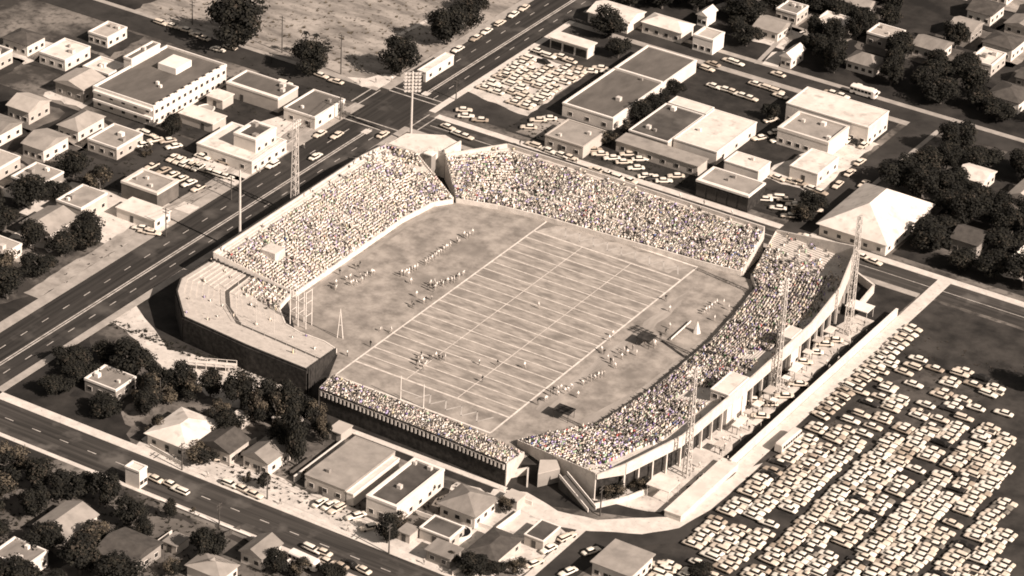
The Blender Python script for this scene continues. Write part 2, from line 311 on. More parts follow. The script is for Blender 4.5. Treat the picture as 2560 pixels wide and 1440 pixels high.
# ---------------------------------------------------------------- stands
CROWDPTS = {}
def lerp(a, b, t): return a+(b-a)*t
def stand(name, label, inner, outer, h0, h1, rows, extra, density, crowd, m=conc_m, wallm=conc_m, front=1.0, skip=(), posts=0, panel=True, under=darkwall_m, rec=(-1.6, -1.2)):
    root = thing(name, label, 'grandstand', (0, 0, 0))
    n = len(inner)
    prof = []                       # rows of (t, z) with step profile
    for i in range(rows):
        z = lerp(h0, h1, (i+1)/rows); prof += [(i/rows, z), ((i+1)/rows, z)]
    prof = [(0, h0*.25)]+prof
    b = MB()
    P = lambda k, t: (lerp(inner[k][0], outer[k][0], t), lerp(inner[k][1], outer[k][1], t))
    for k in range(n-1):
        for j in range(len(prof)-1):
            (ta, za), (tb, zb) = prof[j], prof[j+1]
            q = [P(k, ta)+(za,), P(k+1, ta)+(za,), P(k+1, tb)+(zb,), P(k, tb)+(zb,)]
            b.face(q)
    b.build('seating', m, root)
    for k in (0, n-1):              # end walls
        e = MB(); pts = [P(k, t)+(z,) for t, z in prof]+[P(k, 1)+(.0,), P(k, 0)+(.0,)]
        d = Vector((inner[k][0]-inner[1 if k == 0 else n-2][0], inner[k][1]-inner[1 if k == 0 else n-2][1], 0)).normalized()*.3
        lift = [Vector(p)+Vector((0, 0, .55 if i < len(prof) else 0)) for i, p in enumerate(pts)]
        e.face(lift); e.face([p+d for p in lift])
        for i in range(len(pts)): a, c = lift[i], lift[(i+1) % len(pts)]; e.face([a, c, c+d, a+d])
        e.build('end_wall', wallm, root)
    w = MB(); u = MB(); fr = MB()
    for k in range(n-1):
        A, B = Vector(outer[k]+(0,)), Vector(outer[k+1]+(0,)); t = (B-A).normalized(); nrm = Vector((t.y, -t.x, 0))
        mid = Vector(((inner[k][0]+inner[k+1][0])/2, (inner[k][1]+inner[k+1][1])/2, 0))
        if (mid-A).dot(nrm) > 0: nrm = -nrm
        za, zb = h1+extra[k], h1+extra[k+1]
        lo = h1-1.0
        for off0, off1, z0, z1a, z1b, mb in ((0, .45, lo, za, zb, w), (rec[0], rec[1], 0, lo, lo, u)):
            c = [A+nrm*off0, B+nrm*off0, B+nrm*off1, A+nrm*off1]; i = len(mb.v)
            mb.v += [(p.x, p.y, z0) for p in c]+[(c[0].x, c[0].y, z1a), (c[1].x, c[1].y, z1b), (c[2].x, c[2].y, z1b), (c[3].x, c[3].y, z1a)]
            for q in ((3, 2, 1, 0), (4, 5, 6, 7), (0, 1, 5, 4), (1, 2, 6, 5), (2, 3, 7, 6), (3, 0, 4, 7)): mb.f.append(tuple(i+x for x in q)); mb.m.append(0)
        A, B = Vector(inner[k]+(0,)), Vector(inner[k+1]+(0,)); t = (B-A).normalized(); nr = Vector((t.y, -t.x, 0))
        if (Vector(outer[k]+(0,))-A).dot(nr) > 0: nr = -nr
        c = [A+nr*.1, B+nr*.1, B+nr*.5, A+nr*.5]; fr.prism([(p.x, p.y) for p in c], 0, h0+front*.4)
    if panel: w.build('back_wall', wallm, root)
    u.build('underside_shade', under, root); fr.build('front_wall', rim_m, root)  # underside wall coloured dark for the shade beneath the seating
    # seats taken
    pts = []
    for i in range(rows):
        t = (i+.55)/rows; z = lerp(h0, h1, (i+1)/rows)
        for k in range(n-1):
            if k in skip: continue
            a, c = P(k, t), P(k+1, t); ln = math.hypot(c[0]-a[0], c[1]-a[1]); cnt = int(ln/.55)
            dirv = (inner[k][0]-outer[k][0], inner[k][1]-outer[k][1]); ang = math.atan2(dirv[1], dirv[0])
            for s in range(cnt):
                f = (s+random.uniform(.2, .8))/max(cnt, 1); x, y = lerp(a[0], c[0], f), lerp(a[1], c[1], f)
                if random.random() > density(x, y, t)*(1-.16*max(0, math.sin(.41*x+y*.13)*math.sin(.37*y))): continue
                pts.append((x+random.uniform(-.1, .1), y+random.uniform(-.1, .1), z, ang+random.uniform(-.5, .5)))
    CROWDPTS[crowd] = pts
    return root
def dens_left(x, y, t):
    d = .93
    if t > .89: d = .04
    if abs(y-13) < .6 or abs(y-36) < .5 or abs(y+12) < .5: d = .12
    if (x+70.5)**2+(y+19)**2 < 11: d = 0
    if y > 47 and t > .55: d = .0
    if y > 42 and t > .7: d = .3
    return d
L_in = [(-57.8, -27), (-58.2, 27), (-56.5, 41), (-52.8, 46)]; L_out = [(-80.5, -33.5), (-80.8, 40), (-79.6, 50), (-69.5, 51)]
stand('grandstand', 'packed pale concrete grandstand beside the main road', L_in, L_out, 1.2, 9, 26, [.5, .6, .6, .6], dens_left, 'left')
F_in = [(-52.2, 47.2), (-40, 51), (-27.5, 53), (25.3, 57), (37, 58.5)]; F_out = [(-62.8, 57.5), (-57, 66), (-51.5, 73.6), (0, 73.6), (35.5, 73.4)]
def dens_far(x, y, t):
    d = .94 if t < .92 else .08
    if abs(x+20) < .5 or abs(x-8) < .5: d = .15
    if abs(t-.3) < .03: d = .35
    return d
stand('grandstand', 'packed grandstand along the back street behind the far end zone', F_in, F_out, 1.2, 7.6, 24, [1.0, 1.0, 1.2, 1.2, 1.2], dens_far, 'far')
R_in = [(40.2, 59), (45, 53), (47.5, 36), (49.2, 19), (49.2, -12), (46.5, -36), (35.5, -52), (33.5, -56)]
R_out = [(38.6, 75.2), (64.4, 73.6), (71.2, 50), (73.0, 30), (72.8, -8), (72.2, -40), (67.2, -60), (62.5, -66)]
def dens_right(x, y, t):
    d = .93
    if y > 53+(x-45)*.55 and y > 50: return .8 if t < .5 else .3 if t < .7 else .08
    if t > .8: d = .02 if y < 26 else .5
    if t > .88: d = .02
    if 58 < x and -18 < y < -9: d = .04
    if 62 < x and 9 < y < 16: d = .05
    if x > 65 and y > 30 and t > .86: d = .2
    if abs(y-4) < .6 or abs(y+26) < .5 or abs(y-30) < .5: d = .15
    if y < -58 and t > .8: d = .2
    return d
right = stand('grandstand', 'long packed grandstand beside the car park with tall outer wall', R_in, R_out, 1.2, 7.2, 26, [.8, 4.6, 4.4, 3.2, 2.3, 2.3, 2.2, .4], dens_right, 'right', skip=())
N_in = [(-23.5, -57.6), (25, -58.8), (37.5, -60)]; N_out = [(-17.5, -72.3), (25, -73.4), (41, -74.4)]
for k in range(1, len(R_out)-1):
    A, B = Vector((*R_out[k], 0)), Vector((*R_out[k+1], 0)); t = (B-A).normalized(); nr = Vector((t.y, -t.x, 0)); nr = nr if nr.x > 0 else -nr; c = max(1, int((B-A).length/5))
    for i in range(c):
        p = A+(B-A)*(i/c)-nr*.1; q = MB(); a_, b_ = t*.22, nr*.3; q.prism([(v.x, v.y) for v in (p-a_-b_, p+a_-b_, p+a_+b_, p-a_+b_)], 0, 6.15); q.build('column', conc_m, right)
        if i % 2 == 0: q = MB(); q.tube(p+Vector((0, 0, 6)), p-nr*3.2, .14, .14, 5); q.build('brace', steel_m, right)
def dens_near(x, y, t): return .95 if x < 36 else .3
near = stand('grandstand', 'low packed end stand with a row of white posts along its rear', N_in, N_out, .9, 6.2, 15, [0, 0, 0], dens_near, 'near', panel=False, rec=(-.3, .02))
# rear balustrade of the near stand: dark rail over white posts
b = MB(); bb = MB()
for k in range(2):
    A, B = Vector(N_out[k]+(0,)), Vector(N_out[k+1]+(0,)); t = (B-A).normalized(); nr = Vector((t.y, -t.x, 0))
    for mb, o0, o1, z0, z1 in ((b, .0, .35, 6.75, 7.1), (bb, -.6, -.35, 5.25, 6.75)):
        c = [A+nr*o0, B+nr*o0, B+nr*o1, A+nr*o1]; mb.prism([(p.x, p.y) for p in c], z0, z1)
    ln = (B-A).length; cnt = int(ln/1.22)
    for s in range(cnt):
        p = A+t*(ln*(s+.5)/cnt); q = MB(); r = t*.24
        c = [p-r+nr*.02, p+r+nr*.02, p+r+nr*.32, p-r+nr*.32]; q.prism([(v.x, v.y) for v in c], 5.0, 6.72); q.build('post', white_m, near)
b.build('rail', darkwall_m, near); bb.build('post_gap_shade', darkwall_m, near)  # board coloured dark for the shade in the gaps between posts
C_in = [(-58.6, -28.2), (-57, -36), (-50, -42.6), (-44, -44), (-36, -44), (-31, -45.5)]
C_out = [(-80.7, -34.6), (-81.0, -47.5), (-77.5, -54), (-67.5, -64.0), (-45, -66.2), (-25, -67)]
def dens_corner(x, y, t): return (.85 if t < .42 else .05) if y > -38 and x < -55 else .012
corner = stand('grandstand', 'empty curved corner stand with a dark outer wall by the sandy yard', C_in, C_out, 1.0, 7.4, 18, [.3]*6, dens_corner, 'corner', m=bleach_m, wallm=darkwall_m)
# full height dark wall round the curved stand
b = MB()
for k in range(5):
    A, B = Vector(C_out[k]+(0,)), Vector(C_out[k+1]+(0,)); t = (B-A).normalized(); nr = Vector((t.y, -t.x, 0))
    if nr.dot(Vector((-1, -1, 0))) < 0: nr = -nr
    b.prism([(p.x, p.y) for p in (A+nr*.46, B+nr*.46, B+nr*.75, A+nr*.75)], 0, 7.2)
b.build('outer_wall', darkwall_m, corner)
b = MB(); q = MB()
for k in range(5):
    f = lambda i, t, dz: (lerp(C_in[i][0], C_out[i][0], t), lerp(C_in[i][1], C_out[i][1], t), 1.0+6.4*math.ceil(t*18)/18+dz)
    b.face([f(k, .505, .03), f(k+1, .505, .03), f(k+1, .55, .03), f(k, .55, .03)])
    for i in range(4):
        u_ = (i+.5)/4; P0 = Vector(f(k, .56, 0)).lerp(Vector(f(k+1, .56, 0)), u_); q.tube(P0, P0+Vector((0, 0, 1.1)), .05, .05, 4)
    q.tube(Vector(f(k, .56, 1.1)), Vector(f(k+1, .56, 1.1)), .05, .05, 4)
b.build('cross_aisle', wood_m, corner); q.build('handrail', steel_m, corner)
b = MB(); b.box(-73.4, -21.4, 5.2, -68.4, -16.6, 7.6); tag(b.build('stair_hood', conc_m), 'pale concrete hood over the stair in the packed roadside grandstand', 'stair hood')
# concrete plateau joining the left and far stands, with a gate box
b = MB(); b.prism([(-80.6, 51.5), (-70.2, 52.2), (-66, 58), (-63.6, 58), (-63, 66), (-70, 68), (-80, 62)], 0, 8.4)
pl = thing('concourse', 'pale raised concourse platform joining the two far grandstands', 'concourse'); b.build('deck', paler_m, pl)
b = MB(); b.prism([(-80.6, 51.5), (-70.2, 52.2), (-70.2, 52.6), (-80.3, 51.9)], 8.4, 9.2); b.prism([(-63.6, 58), (-63, 66), (-63.4, 66), (-64, 58)], 8.4, 9.4); b.build('parapet', conc_m, pl)
for k in range(9):
    b = MB(); b.tube((-69.6+k*.72, 52.9+k*.62, 8.4), (-69.6+k*.72, 52.9+k*.62, 10.2), .07); b.build('fence_post', steel_m, pl)
t_ = thing('gate_booth', 'small white roofed booth at the dark gap between the far stands', 'booth', (-66.5, 54.5, 0))
b = MB(); b.box(-1.2, -1.2, 0, 1.2, 1.2, 8.8); b.build('wall', grey_m, t_); b = MB(); b.box(-1.5, -1.5, 8.8, 1.5, 1.5, 9.1); b.build('roof', white_m, t_)
# ---------------------------------------------------------------- crowd
tv = np.array([(-.12, -.23, 0), (.14, -.23, 0), (.14, .23, 0), (-.12, .23, 0), (-.12, -.27, .62), (.12, -.27, .62), (.12, .27, .62), (-.12, .27, .62),
               (.5, -.2, .42), (.5, .2, .42), (.12, -.2, .42), (.12, .2, .42), (.5, -.2, .05), (.5, .2, .05),
               (-.1, -.1, .66), (.12, -.1, .66), (.12, .1, .66), (-.1, .1, .66), (-.1, -.1, .9), (.11, -.1, .88), (.11, .1, .88), (-.1, .1, .9)])
tf = [(4, 5, 6, 7), (0, 1, 5, 4), (1, 2, 6, 5), (2, 3, 7, 6), (3, 0, 4, 7), (10, 8, 9, 11), (8, 12, 13, 9), (14, 15, 19, 18), (15, 16, 20, 19), (16, 17, 21, 20), (17, 14, 18, 21), (18, 19, 20, 21)]
tk = [0, 0, 0, 0, 0, 1, 1, 2, 2, 2, 3, 3]                # shirt, legs, face, hair
NC = len(CROWD); CW = np.array([c[1] for c in CROWD], float); CW /= CW.sum()
def crowd_mesh(name, pts, weights=CW):
    n = len(pts); P = np.array(pts); a = P[:, 3]; sc = rng.uniform(.92, 1.25, n); c, s = np.cos(a), np.sin(a)
    V = tv[None]*sc[:, None, None]; st = (rng.random(n) < .12); V[st, :, 2] *= 1.55
    X = V[..., 0]*c[:, None]-V[..., 1]*s[:, None]+P[:, 0:1]; Y = V[..., 0]*s[:, None]+V[..., 1]*c[:, None]+P[:, 1:2]; Z = V[..., 2]+P[:, 2:3]+.05
    co = np.stack([X, Y, Z], -1).reshape(-1, 3); nv = len(tv); F = np.array(tf)
    faces = (F[None]+(np.arange(n)*nv)[:, None, None]).reshape(-1, 4)
    me = bpy.data.meshes.new(name); me.vertices.add(len(co)); me.vertices.foreach_set('co', co.ravel())
    me.loops.add(faces.size); me.loops.foreach_set('vertex_index', faces.ravel().astype(np.int32))
    me.polygons.add(len(faces)); me.polygons.foreach_set('loop_start', np.arange(0, faces.size, 4, dtype=np.int32)); me.polygons.foreach_set('loop_total', np.full(len(faces), 4, np.int32))
    for q in CROWD: me.materials.append(q[0])
    me.materials.append(skin_m); me.materials.append(hair_m)
    sh = rng.choice(NC, n, p=weights); lg = rng.choice([11, 12, 13, 2, 0, 1], n, p=[.16, .2, .16, .22, .13, .13]); hat = np.where(rng.random(n) < .3, rng.choice([0, 1, 2], n), NC+1)
    w = np.sin(.33*P[:, 0]+1.7*np.sin(.23*P[:, 1]))*np.sin(.3*P[:, 1]+1.3*np.sin(.19*P[:, 0])); q = rng.random(n)
    sh = np.where((w > .3) & (q < .5), rng.choice([0, 1, 1, 2], n), sh); sh = np.where((w < -.3) & (q < .55), rng.choice([11, 12, 13, 4, 2], n), sh)
    k = np.array(tk); mi = np.where(k[None] == 0, sh[:, None], np.where(k[None] == 1, lg[:, None], np.where(k[None] == 2, NC, hat[:, None])))
    me.polygons.foreach_set('material_index', mi.ravel().astype(np.int32)); me.update(calc_edges=True); me.validate()
    o = bpy.data.objects.new(name, me); COL.objects.link(o); return o
Wd = CW.copy(); Wd[[4, 7, 8, 9, 10, 11]] *= 1.9; Wd[[1, 2]] *= .7; Wd /= Wd.sum()
Wl = CW.copy(); Wl[[0, 1, 2]] *= 1.35; Wl[[11, 12, 13]] *= .4; Wl[[4, 7, 8, 9, 10]] *= .6; Wl /= Wl.sum()
near_corner = [p for p in CROWDPTS['right'] if p[1] < -60.5]
CROWDPTS['right'] = [p for p in CROWDPTS['right'] if p[1] >= -60.5]
SINGLE = sorted(near_corner, key=lambda p: -(p[0]*.5-p[1]))[:92]
CROWDPTS['right'] += [p for p in near_corner if p not in set(SINGLE)]
for key, wts in (('left', Wl), ('far', CW), ('right', Wd), ('near', Wl), ('corner', CW)):
    tag(crowd_mesh('spectator_crowd', CROWDPTS[key], wts), {'left': 'seated crowd filling the grandstand beside the main road', 'far': 'seated crowd filling the grandstand behind the far end zone',
        'right': 'seated crowd filling the long grandstand beside the car park', 'near': 'seated crowd filling the low stand with white posts', 'corner': 'a few spectators scattered over the empty curved corner stand'}[key], 'crowd', kind='stuff')
# people on their feet or seated nearest the camera, one body each
def figure(pose, shirt, legs, hat):
    J = {'stand': dict(pel=(0, 0, .95), che=(0, 0, 1.35), nek=(0, 0, 1.5), hd=(.03, 0, 1.62), top=(.03, 0, 1.76), sl=(0, .2, 1.4), el=(.03, .26, 1.12), wl=(.1, .25, .88), sr=(0, -.2, 1.4), er=(.03, -.26, 1.12), wr=(.1, -.25, .88), hl=(0, .1, .9), kl=(.03, .12, .5), al=(0, .13, .08), tl=(.18, .14, .05), hr=(0, -.1, .9), kr=(.03, -.12, .5), ar=(0, -.13, .08), tr=(.18, -.14, .05)),
         'walk': dict(pel=(0, 0, .93), che=(.04, 0, 1.33), nek=(.06, 0, 1.48), hd=(.1, 0, 1.6), top=(.1, 0, 1.74), sl=(.04, .2, 1.38), el=(-.08, .25, 1.1), wl=(.02, .24, .88), sr=(.04, -.2, 1.38), er=(.16, -.25, 1.12), wr=(.36, -.22, 1.0), hl=(0, .1, .88), kl=(.24, .11, .52), al=(.28, .12, .1), tl=(.45, .12, .06), hr=(0, -.1, .88), kr=(-.06, -.11, .48), ar=(-.34, -.12, .16), tr=(-.2, -.12, .05)),
         'bend': dict(pel=(-.15, 0, .8), che=(.2, 0, 1.08), nek=(.32, 0, 1.16), hd=(.44, 0, 1.22), top=(.5, 0, 1.34), sl=(.2, .2, 1.08), el=(.3, .26, .82), wl=(.32, .2, .58), sr=(.2, -.2, 1.08), er=(.3, -.26, .82), wr=(.32, -.2, .58), hl=(-.14, .12, .76), kl=(.14, .18, .46), al=(-.06, .2, .08), tl=(.12, .22, .05), hr=(-.14, -.12, .76), kr=(.14, -.18, .46), ar=(-.06, -.2, .08), tr=(.12, -.22, .05)),
         'sit': dict(pel=(0, 0, .12), che=(.03, 0, .5), nek=(.05, 0, .64), hd=(.08, 0, .77), top=(.08, 0, .91), sl=(.03, .2, .55), el=(.1, .27, .3), wl=(.3, .2, .24), sr=(.03, -.2, .55), er=(.1, -.27, .3), wr=(.3, -.2, .24), hl=(.05, .1, .12), kl=(.45, .12, .16), al=(.46, .12, -.28), tl=(.62, .13, -.31), hr=(.05, -.1, .12), kr=(.45, -.12, .16), ar=(.46, -.12, -.28), tr=(.62, -.13, -.31))}[pose]
    names = list(J); idx = {k: i for i, k in enumerate(names)}
    E = [('pel', 'che'), ('che', 'nek'), ('nek', 'hd'), ('hd', 'top'), ('che', 'sl'), ('sl', 'el'), ('el', 'wl'), ('che', 'sr'), ('sr', 'er'), ('er', 'wr'), ('pel', 'hl'), ('hl', 'kl'), ('kl', 'al'), ('al', 'tl'), ('pel', 'hr'), ('hr', 'kr'), ('kr', 'ar'), ('ar', 'tr')]
    rad = dict(pel=.15, che=.17, nek=.065, hd=.11, top=.075, sl=.075, el=.05, wl=.04, sr=.075, er=.05, wr=.04, hl=.1, kl=.07, al=.05, tl=.045, hr=.1, kr=.07, ar=.05, tr=.045)
    me = bpy.data.meshes.new('fig'); me.from_pydata([J[k] for k in names], [(idx[a], idx[b]) for a, b in E], [])
    o = bpy.data.objects.new('fig', me); COL.objects.link(o)
    o.modifiers.new('s', 'SKIN'); sv = me.skin_vertices[0].data
    for k in names: sv[idx[k]].radius = (rad[k], rad[k]*(1.25 if k in ('che', 'pel') else 1))
    sv[idx['pel']].use_root = True
    o.modifiers.new('u', 'SUBSURF').levels = 1
    bpy.context.view_layer.update()
    dg = bpy.context.evaluated_depsgraph_get(); out = bpy.data.meshes.new_from_object(o.evaluated_get(dg)); bpy.data.objects.remove(o)
    out.name = 'person'
    for k in (skin_m, shirt, legs, hat): out.materials.append(k)
    hd, nek, pel = Vector(J['hd']), Vector(J['nek']), Vector(J['pel'])
    for p in out.polygons:
        c = p.center; best = min(names, key=lambda k: (c-Vector(J[k])).length-rad[k])
        p.material_index = 1 if best in ('che', 'sl', 'sr', 'el', 'er', 'nek') else 2 if best in ('pel', 'hl', 'hr', 'kl', 'kr', 'al', 'ar', 'tl', 'tr') else 0
        if best in ('hd', 'top') and (c.z > hd.z+.05 or c.x < hd.x-.04): p.material_index = 3
        p.use_smooth = True
    return out
LOOKS = {'white': (whitec_m, tan_c, whitec_m), 'dark': (black_m, grey_c, hair_m), 'striped': (whitec_m, black_m, hair_m), 'tan': (tan_c, grey_c, hair_m)}
FIG = {(p, l): figure(p, *LOOKS[l]) for p in ('stand', 'walk', 'bend') for l in ('white', 'dark', 'tan')}
FIG['stand', 'striped'] = figure('stand', *LOOKS['striped'])
SITC = [0, 1, 2, 5, 11, 4]; SITN = ['white', 'cream', 'tan', 'pale yellow', 'black', 'lilac']
SIT = [figure('sit', CROWD[k][0], [grey_c, tan_c, black_m][i % 3], hair_m) for i, k in enumerate(SITC)]
def put_person(me, loc, rz, label, group, sc=1.0):
    o = bpy.data.objects.new('person', me); COL.objects.link(o); o.location = loc; o.rotation_euler = (0, 0, rz); o.scale = (sc, sc, sc)
    return tag(o, label, 'person', group)
for i, (x, y, z, a) in enumerate(SINGLE):
    k = random.choices(range(6), [34, 24, 14, 8, 14, 6])[0]
    put_person(SIT[k], (x, y, z+.33), a, f'seated spectator in a {SITN[k]} top in the packed near corner beside the ramps', f'spectators in {SITN[k]} in the near corner seats', random.uniform(1.0, 1.15))
Z2 = lambda l: [(780+a/2.1818, 480+b/2.1818) for a, b in l]
PEOPLE = [
 ('far sideline row', 'in the long sideline row before the roadside stand', 'white', Z2([(875, 222), (845, 243), (858, 236), (830, 233), (798, 268), (790, 262), (752, 292), (742, 300), (733, 304), (718, 314), (702, 323), (690, 334), (678, 345), (668, 352), (655, 362), (640, 372), (628, 380), (618, 387), (575, 412), (560, 418), (545, 424), (530, 434), (516, 438), (506, 446), (490, 443), (482, 450), (527, 452), (537, 488)])),
 ('near sideline row', 'in the cluster at the sideline near midfield', 'mix', Z2([(822, 443), (800, 463), (786, 472), (775, 480), (760, 485), (740, 488), (728, 494), (715, 503), (705, 498), (692, 503), (680, 508), (668, 498), (655, 515), (662, 533), (640, 508), (648, 498), (632, 518), (672, 520), (570, 560), (655, 578), (622, 590), (545, 608), (552, 622), (610, 598)])),
 ('idle group', 'in the loose group below the roadside stand', 'mix', Z2([(118, 508), (132, 498), (127, 520), (205, 462), (225, 495), (243, 500), (265, 458), (290, 465), (272, 482), (325, 443), (340, 438), (235, 408), (262, 400), (252, 412), (212, 500), (152, 440), (300, 452), (190, 470)])),
 ('huddle', 'in the huddle by the near goal line', 'mix', Z2([(570, 930), (585, 938), (600, 918), (592, 900), (612, 945), (645, 902), (657, 905), (676, 895), (692, 905), (712, 912), (726, 905), (603, 962), (596, 890), (580, 915), (620, 930)])),
 ('field', 'out on the open playing field', 'field', Z2([(912, 930), (1012, 935), (1160, 950), (930, 1025), (320, 832), (430, 756), (372, 746), (192, 882), (1235, 622), (1930, 580), (1950, 640)])),
 ('bench', 'along the sideline before the car park stand', 'mix', Z2([(1315, 1082), (1340, 1076), (1358, 1068), (1346, 1098), (1282, 1122), (1270, 1130), (1232, 1148), (1300, 1098), (1545, 1012), (1562, 1005), (1580, 1000), (1592, 990), (1612, 905), (1628, 925), (1640, 930), (1592, 872), (1622, 800), (1640, 775), (1700, 862), (1672, 872), (1715, 858), (1812, 830), (1872, 828), (1858, 818), (1866, 840), (1900, 790), (1930, 765), (1950, 735), (1580, 860), (1480, 1040), (1500, 1030), (1520, 1020), (1420, 1060), (1400, 1075), (1380, 1090), (1690, 900), (1720, 880), (1750, 850), (1770, 880), (1820, 800), (1840, 790), (1655, 950), (1450, 1110)])),
 ('corner', 'on the bare turf corner by the long stand', 'white', Z2([(2148, 648), (2165, 640), (2180, 625), (2195, 612), (2207, 606), (2135, 655), (2195, 692), (2245, 606), (2272, 632)])),
]
for gname, where, look, pts in PEOPLE:
    order = sorted(pts, key=lambda p: -G(*p).y)
    for i, (u, v) in enumerate(order):
        p = G(u, v+6, .12); lk = {'white': random.choices(['white', 'tan'], [8, 1])[0], 'mix': random.choices(['white', 'dark', 'tan'], [6, 3, 1])[0], 'field': random.choices(['striped', 'dark', 'white'], [2, 3, 2])[0]}[look]
        ps = 'stand' if lk == 'striped' else random.choice(['stand', 'stand', 'walk', 'bend'])
        put_person(FIG[ps, lk], (p.x, p.y, .13), random.uniform(0, 6.28), f'{"white and black" if lk == "striped" else lk} clad person {where}, {nth(i+1)} from far end', None, random.uniform(1.12, 1.3))
# ---------------------------------------------------------------- buildings
BN = 0
def windows(root, x0, y0, x1, y1, face, h, cols, rows, wz=1.1, ww=1.3, base=1.1, step=3.2, door=None):
    for r in range(rows):
        for c in range(cols):
            f = (c+.5)/cols; z0 = base+r*step
            fr = MB(); pn = MB()
            if face == 'y':
                x = lerp(x0, x1, f); fr.box(x-ww/2-.1, y0-.07, z0-.1, x+ww/2+.1, y0-.003, z0+wz+.1); pn.box(x-ww/2, y0-.09, z0, x+ww/2, y0-.073, z0+wz)
            else:
                y = lerp(y0, y1, f); fr.box(x1+.003, y-ww/2-.1, z0-.1, x1+.07, y+ww/2+.1, z0+wz+.1); pn.box(x1+.073, y-ww/2, z0, x1+.09, y+ww/2, z0+wz)
            w = fr.build('window', white_m, root); pn.build('pane', pane_m, w)
def door(root, x, y, face, w=1.2, h=2.2, m=wood_m):
    b = MB()
    if face == 'y': b.box(x-w/2, y-.06, 0.02, x+w/2, y-.004, h)
    else: b.box(x+.004, y-w/2, 0.02, x+.06, y+w/2, h)
    b.build('door', m, root)
def building(name, label, rect, h, wall=cream_m, roof=tar_m, kind='flat', par=.5, pw=.35, coping=white_m, wy=(0, 0), wx=(0, 0), vents=0, cope_y=0, cope_x=0, cat='building', dy=None, ridge='y', rise=2.0, over=.5, big=0, wz=1.1, group=None):
    x0, y0, x1, y1 = rect; cx, cy = (x0+x1)/2, (y0+y1)/2
    o = thing(name, label, cat, (cx, cy, 0), group=group); a, c = x0-cx, y0-cy; p, q = x1-cx, y1-cy
    b = MB(); b.box(a, c, 0, p, q, h-(.12 if kind == 'flat' else 0)); b.build('wall', wall, o)
    if kind == 'flat':
        b = MB(); b.box(a+pw, c+pw, h-.12, p-pw, q-pw, h+.05); r = b.build('roof', roof, o)
        b = MB(); e = .12
        b.box(a-e, c-e, h-.12, p+e, c+pw+cope_y, h+par); b.box(a-e, q-pw, h-.12, p+e, q+e, h+par)
        b.box(a-e, c+pw+cope_y, h-.12, a+pw, q-pw, h+par); b.box(p-pw-cope_x, c+pw+cope_y, h-.12, p+e, q-pw, h+par); b.build('parapet', coping, r)
        for k in range(vents):
            vx, vy = random.uniform(a+1.5, p-1.5), random.uniform(c+1.5+cope_y, q-1.5); s = random.uniform(.35, .8)
            b = MB(); b.box(vx-s, vy-s, h+.05, vx+s, vy+s, h+.5+s); b.build('vent', random.choice([steel_m, grey_m, white_m]), r)
    elif kind == 'slab':
        b = MB(); b.box(a-over, c-over, h, p+over, q+over, h+.28); r = b.build('roof', roof, o)
    else:
        b = MB(); A, C, P, Q = a-over, c-over, p+over, q+over; z = h+rise; e = .1
        if kind == 'gable':
            if ridge == 'y':
                b.face([(A, C, h), (0, C, z), (0, Q, z), (A, Q, h)]); b.face([(0, C, z), (P, C, h), (P, Q, h), (0, Q, z)])
                b.face([(A, C, h), (P, C, h), (0, C, z)]); b.face([(A, Q, h), (0, Q, z), (P, Q, h)])
            else:
                b.face([(A, C, h), (P, C, h), (P, 0, z), (A, 0, z)]); b.face([(A, 0, z), (P, 0, z), (P, Q, h), (A, Q, h)])
                b.face([(A, C, h), (A, 0, z), (A, Q, h)]); b.face([(P, C, h), (P, Q, h), (P, 0, z)])
        else:
            if ridge == 'y': r0, r1 = (0, C+(P-A)/2*.9, z), (0, Q-(P-A)/2*.9, z)
            else: r0, r1 = (A+(Q-C)/2*.9, 0, z), (P-(Q-C)/2*.9, 0, z)
            k = [(A, C, h), (P, C, h), (P, Q, h), (A, Q, h)]
            if ridge == 'y': b.face([k[0], k[1], r0]); b.face([k[1], k[2], r1, r0]); b.face([k[2], k[3], r1]); b.face([k[3], k[0], r0, r1])
            else: b.face([k[0], k[1], r1, r0]); b.face([k[1], k[2], r1]); b.face([k[2], k[3], r0, r1]); b.face([k[3], k[0], r0])
        b.box(A, C, h-.15, P, Q, h-.005)
        r = b.build('roof', roof, o)
    if wy[0]: windows(o, a, c, p, q, 'y', h, wy[0], wy[1], wz=wz)
    if wx[0]: windows(o, a, c, p, q, 'x', h, wx[0], wx[1], wz=wz)
    for k in range(big):             # broad dark front panels; shade painted in on the grey shopfront
        b = MB(); f0, f1 = lerp(a, p, (k+.08)/big), lerp(a, p, (k+.92)/big); b.box(f0, c-.05, .3, f1, c-.004, h-1.0); b.build('dark_front_panel', pane_m, o)
    if dy is not None: door(o, lerp(a, p, dy), c, 'y')
    return o
def LBR(L, B, R_, h):
    l, b, r = G(*L, h), G(*B, h), G(*R_, h)
    return (l.x, (l.y+b.y)/2, (b.x+r.x)/2, r.y)
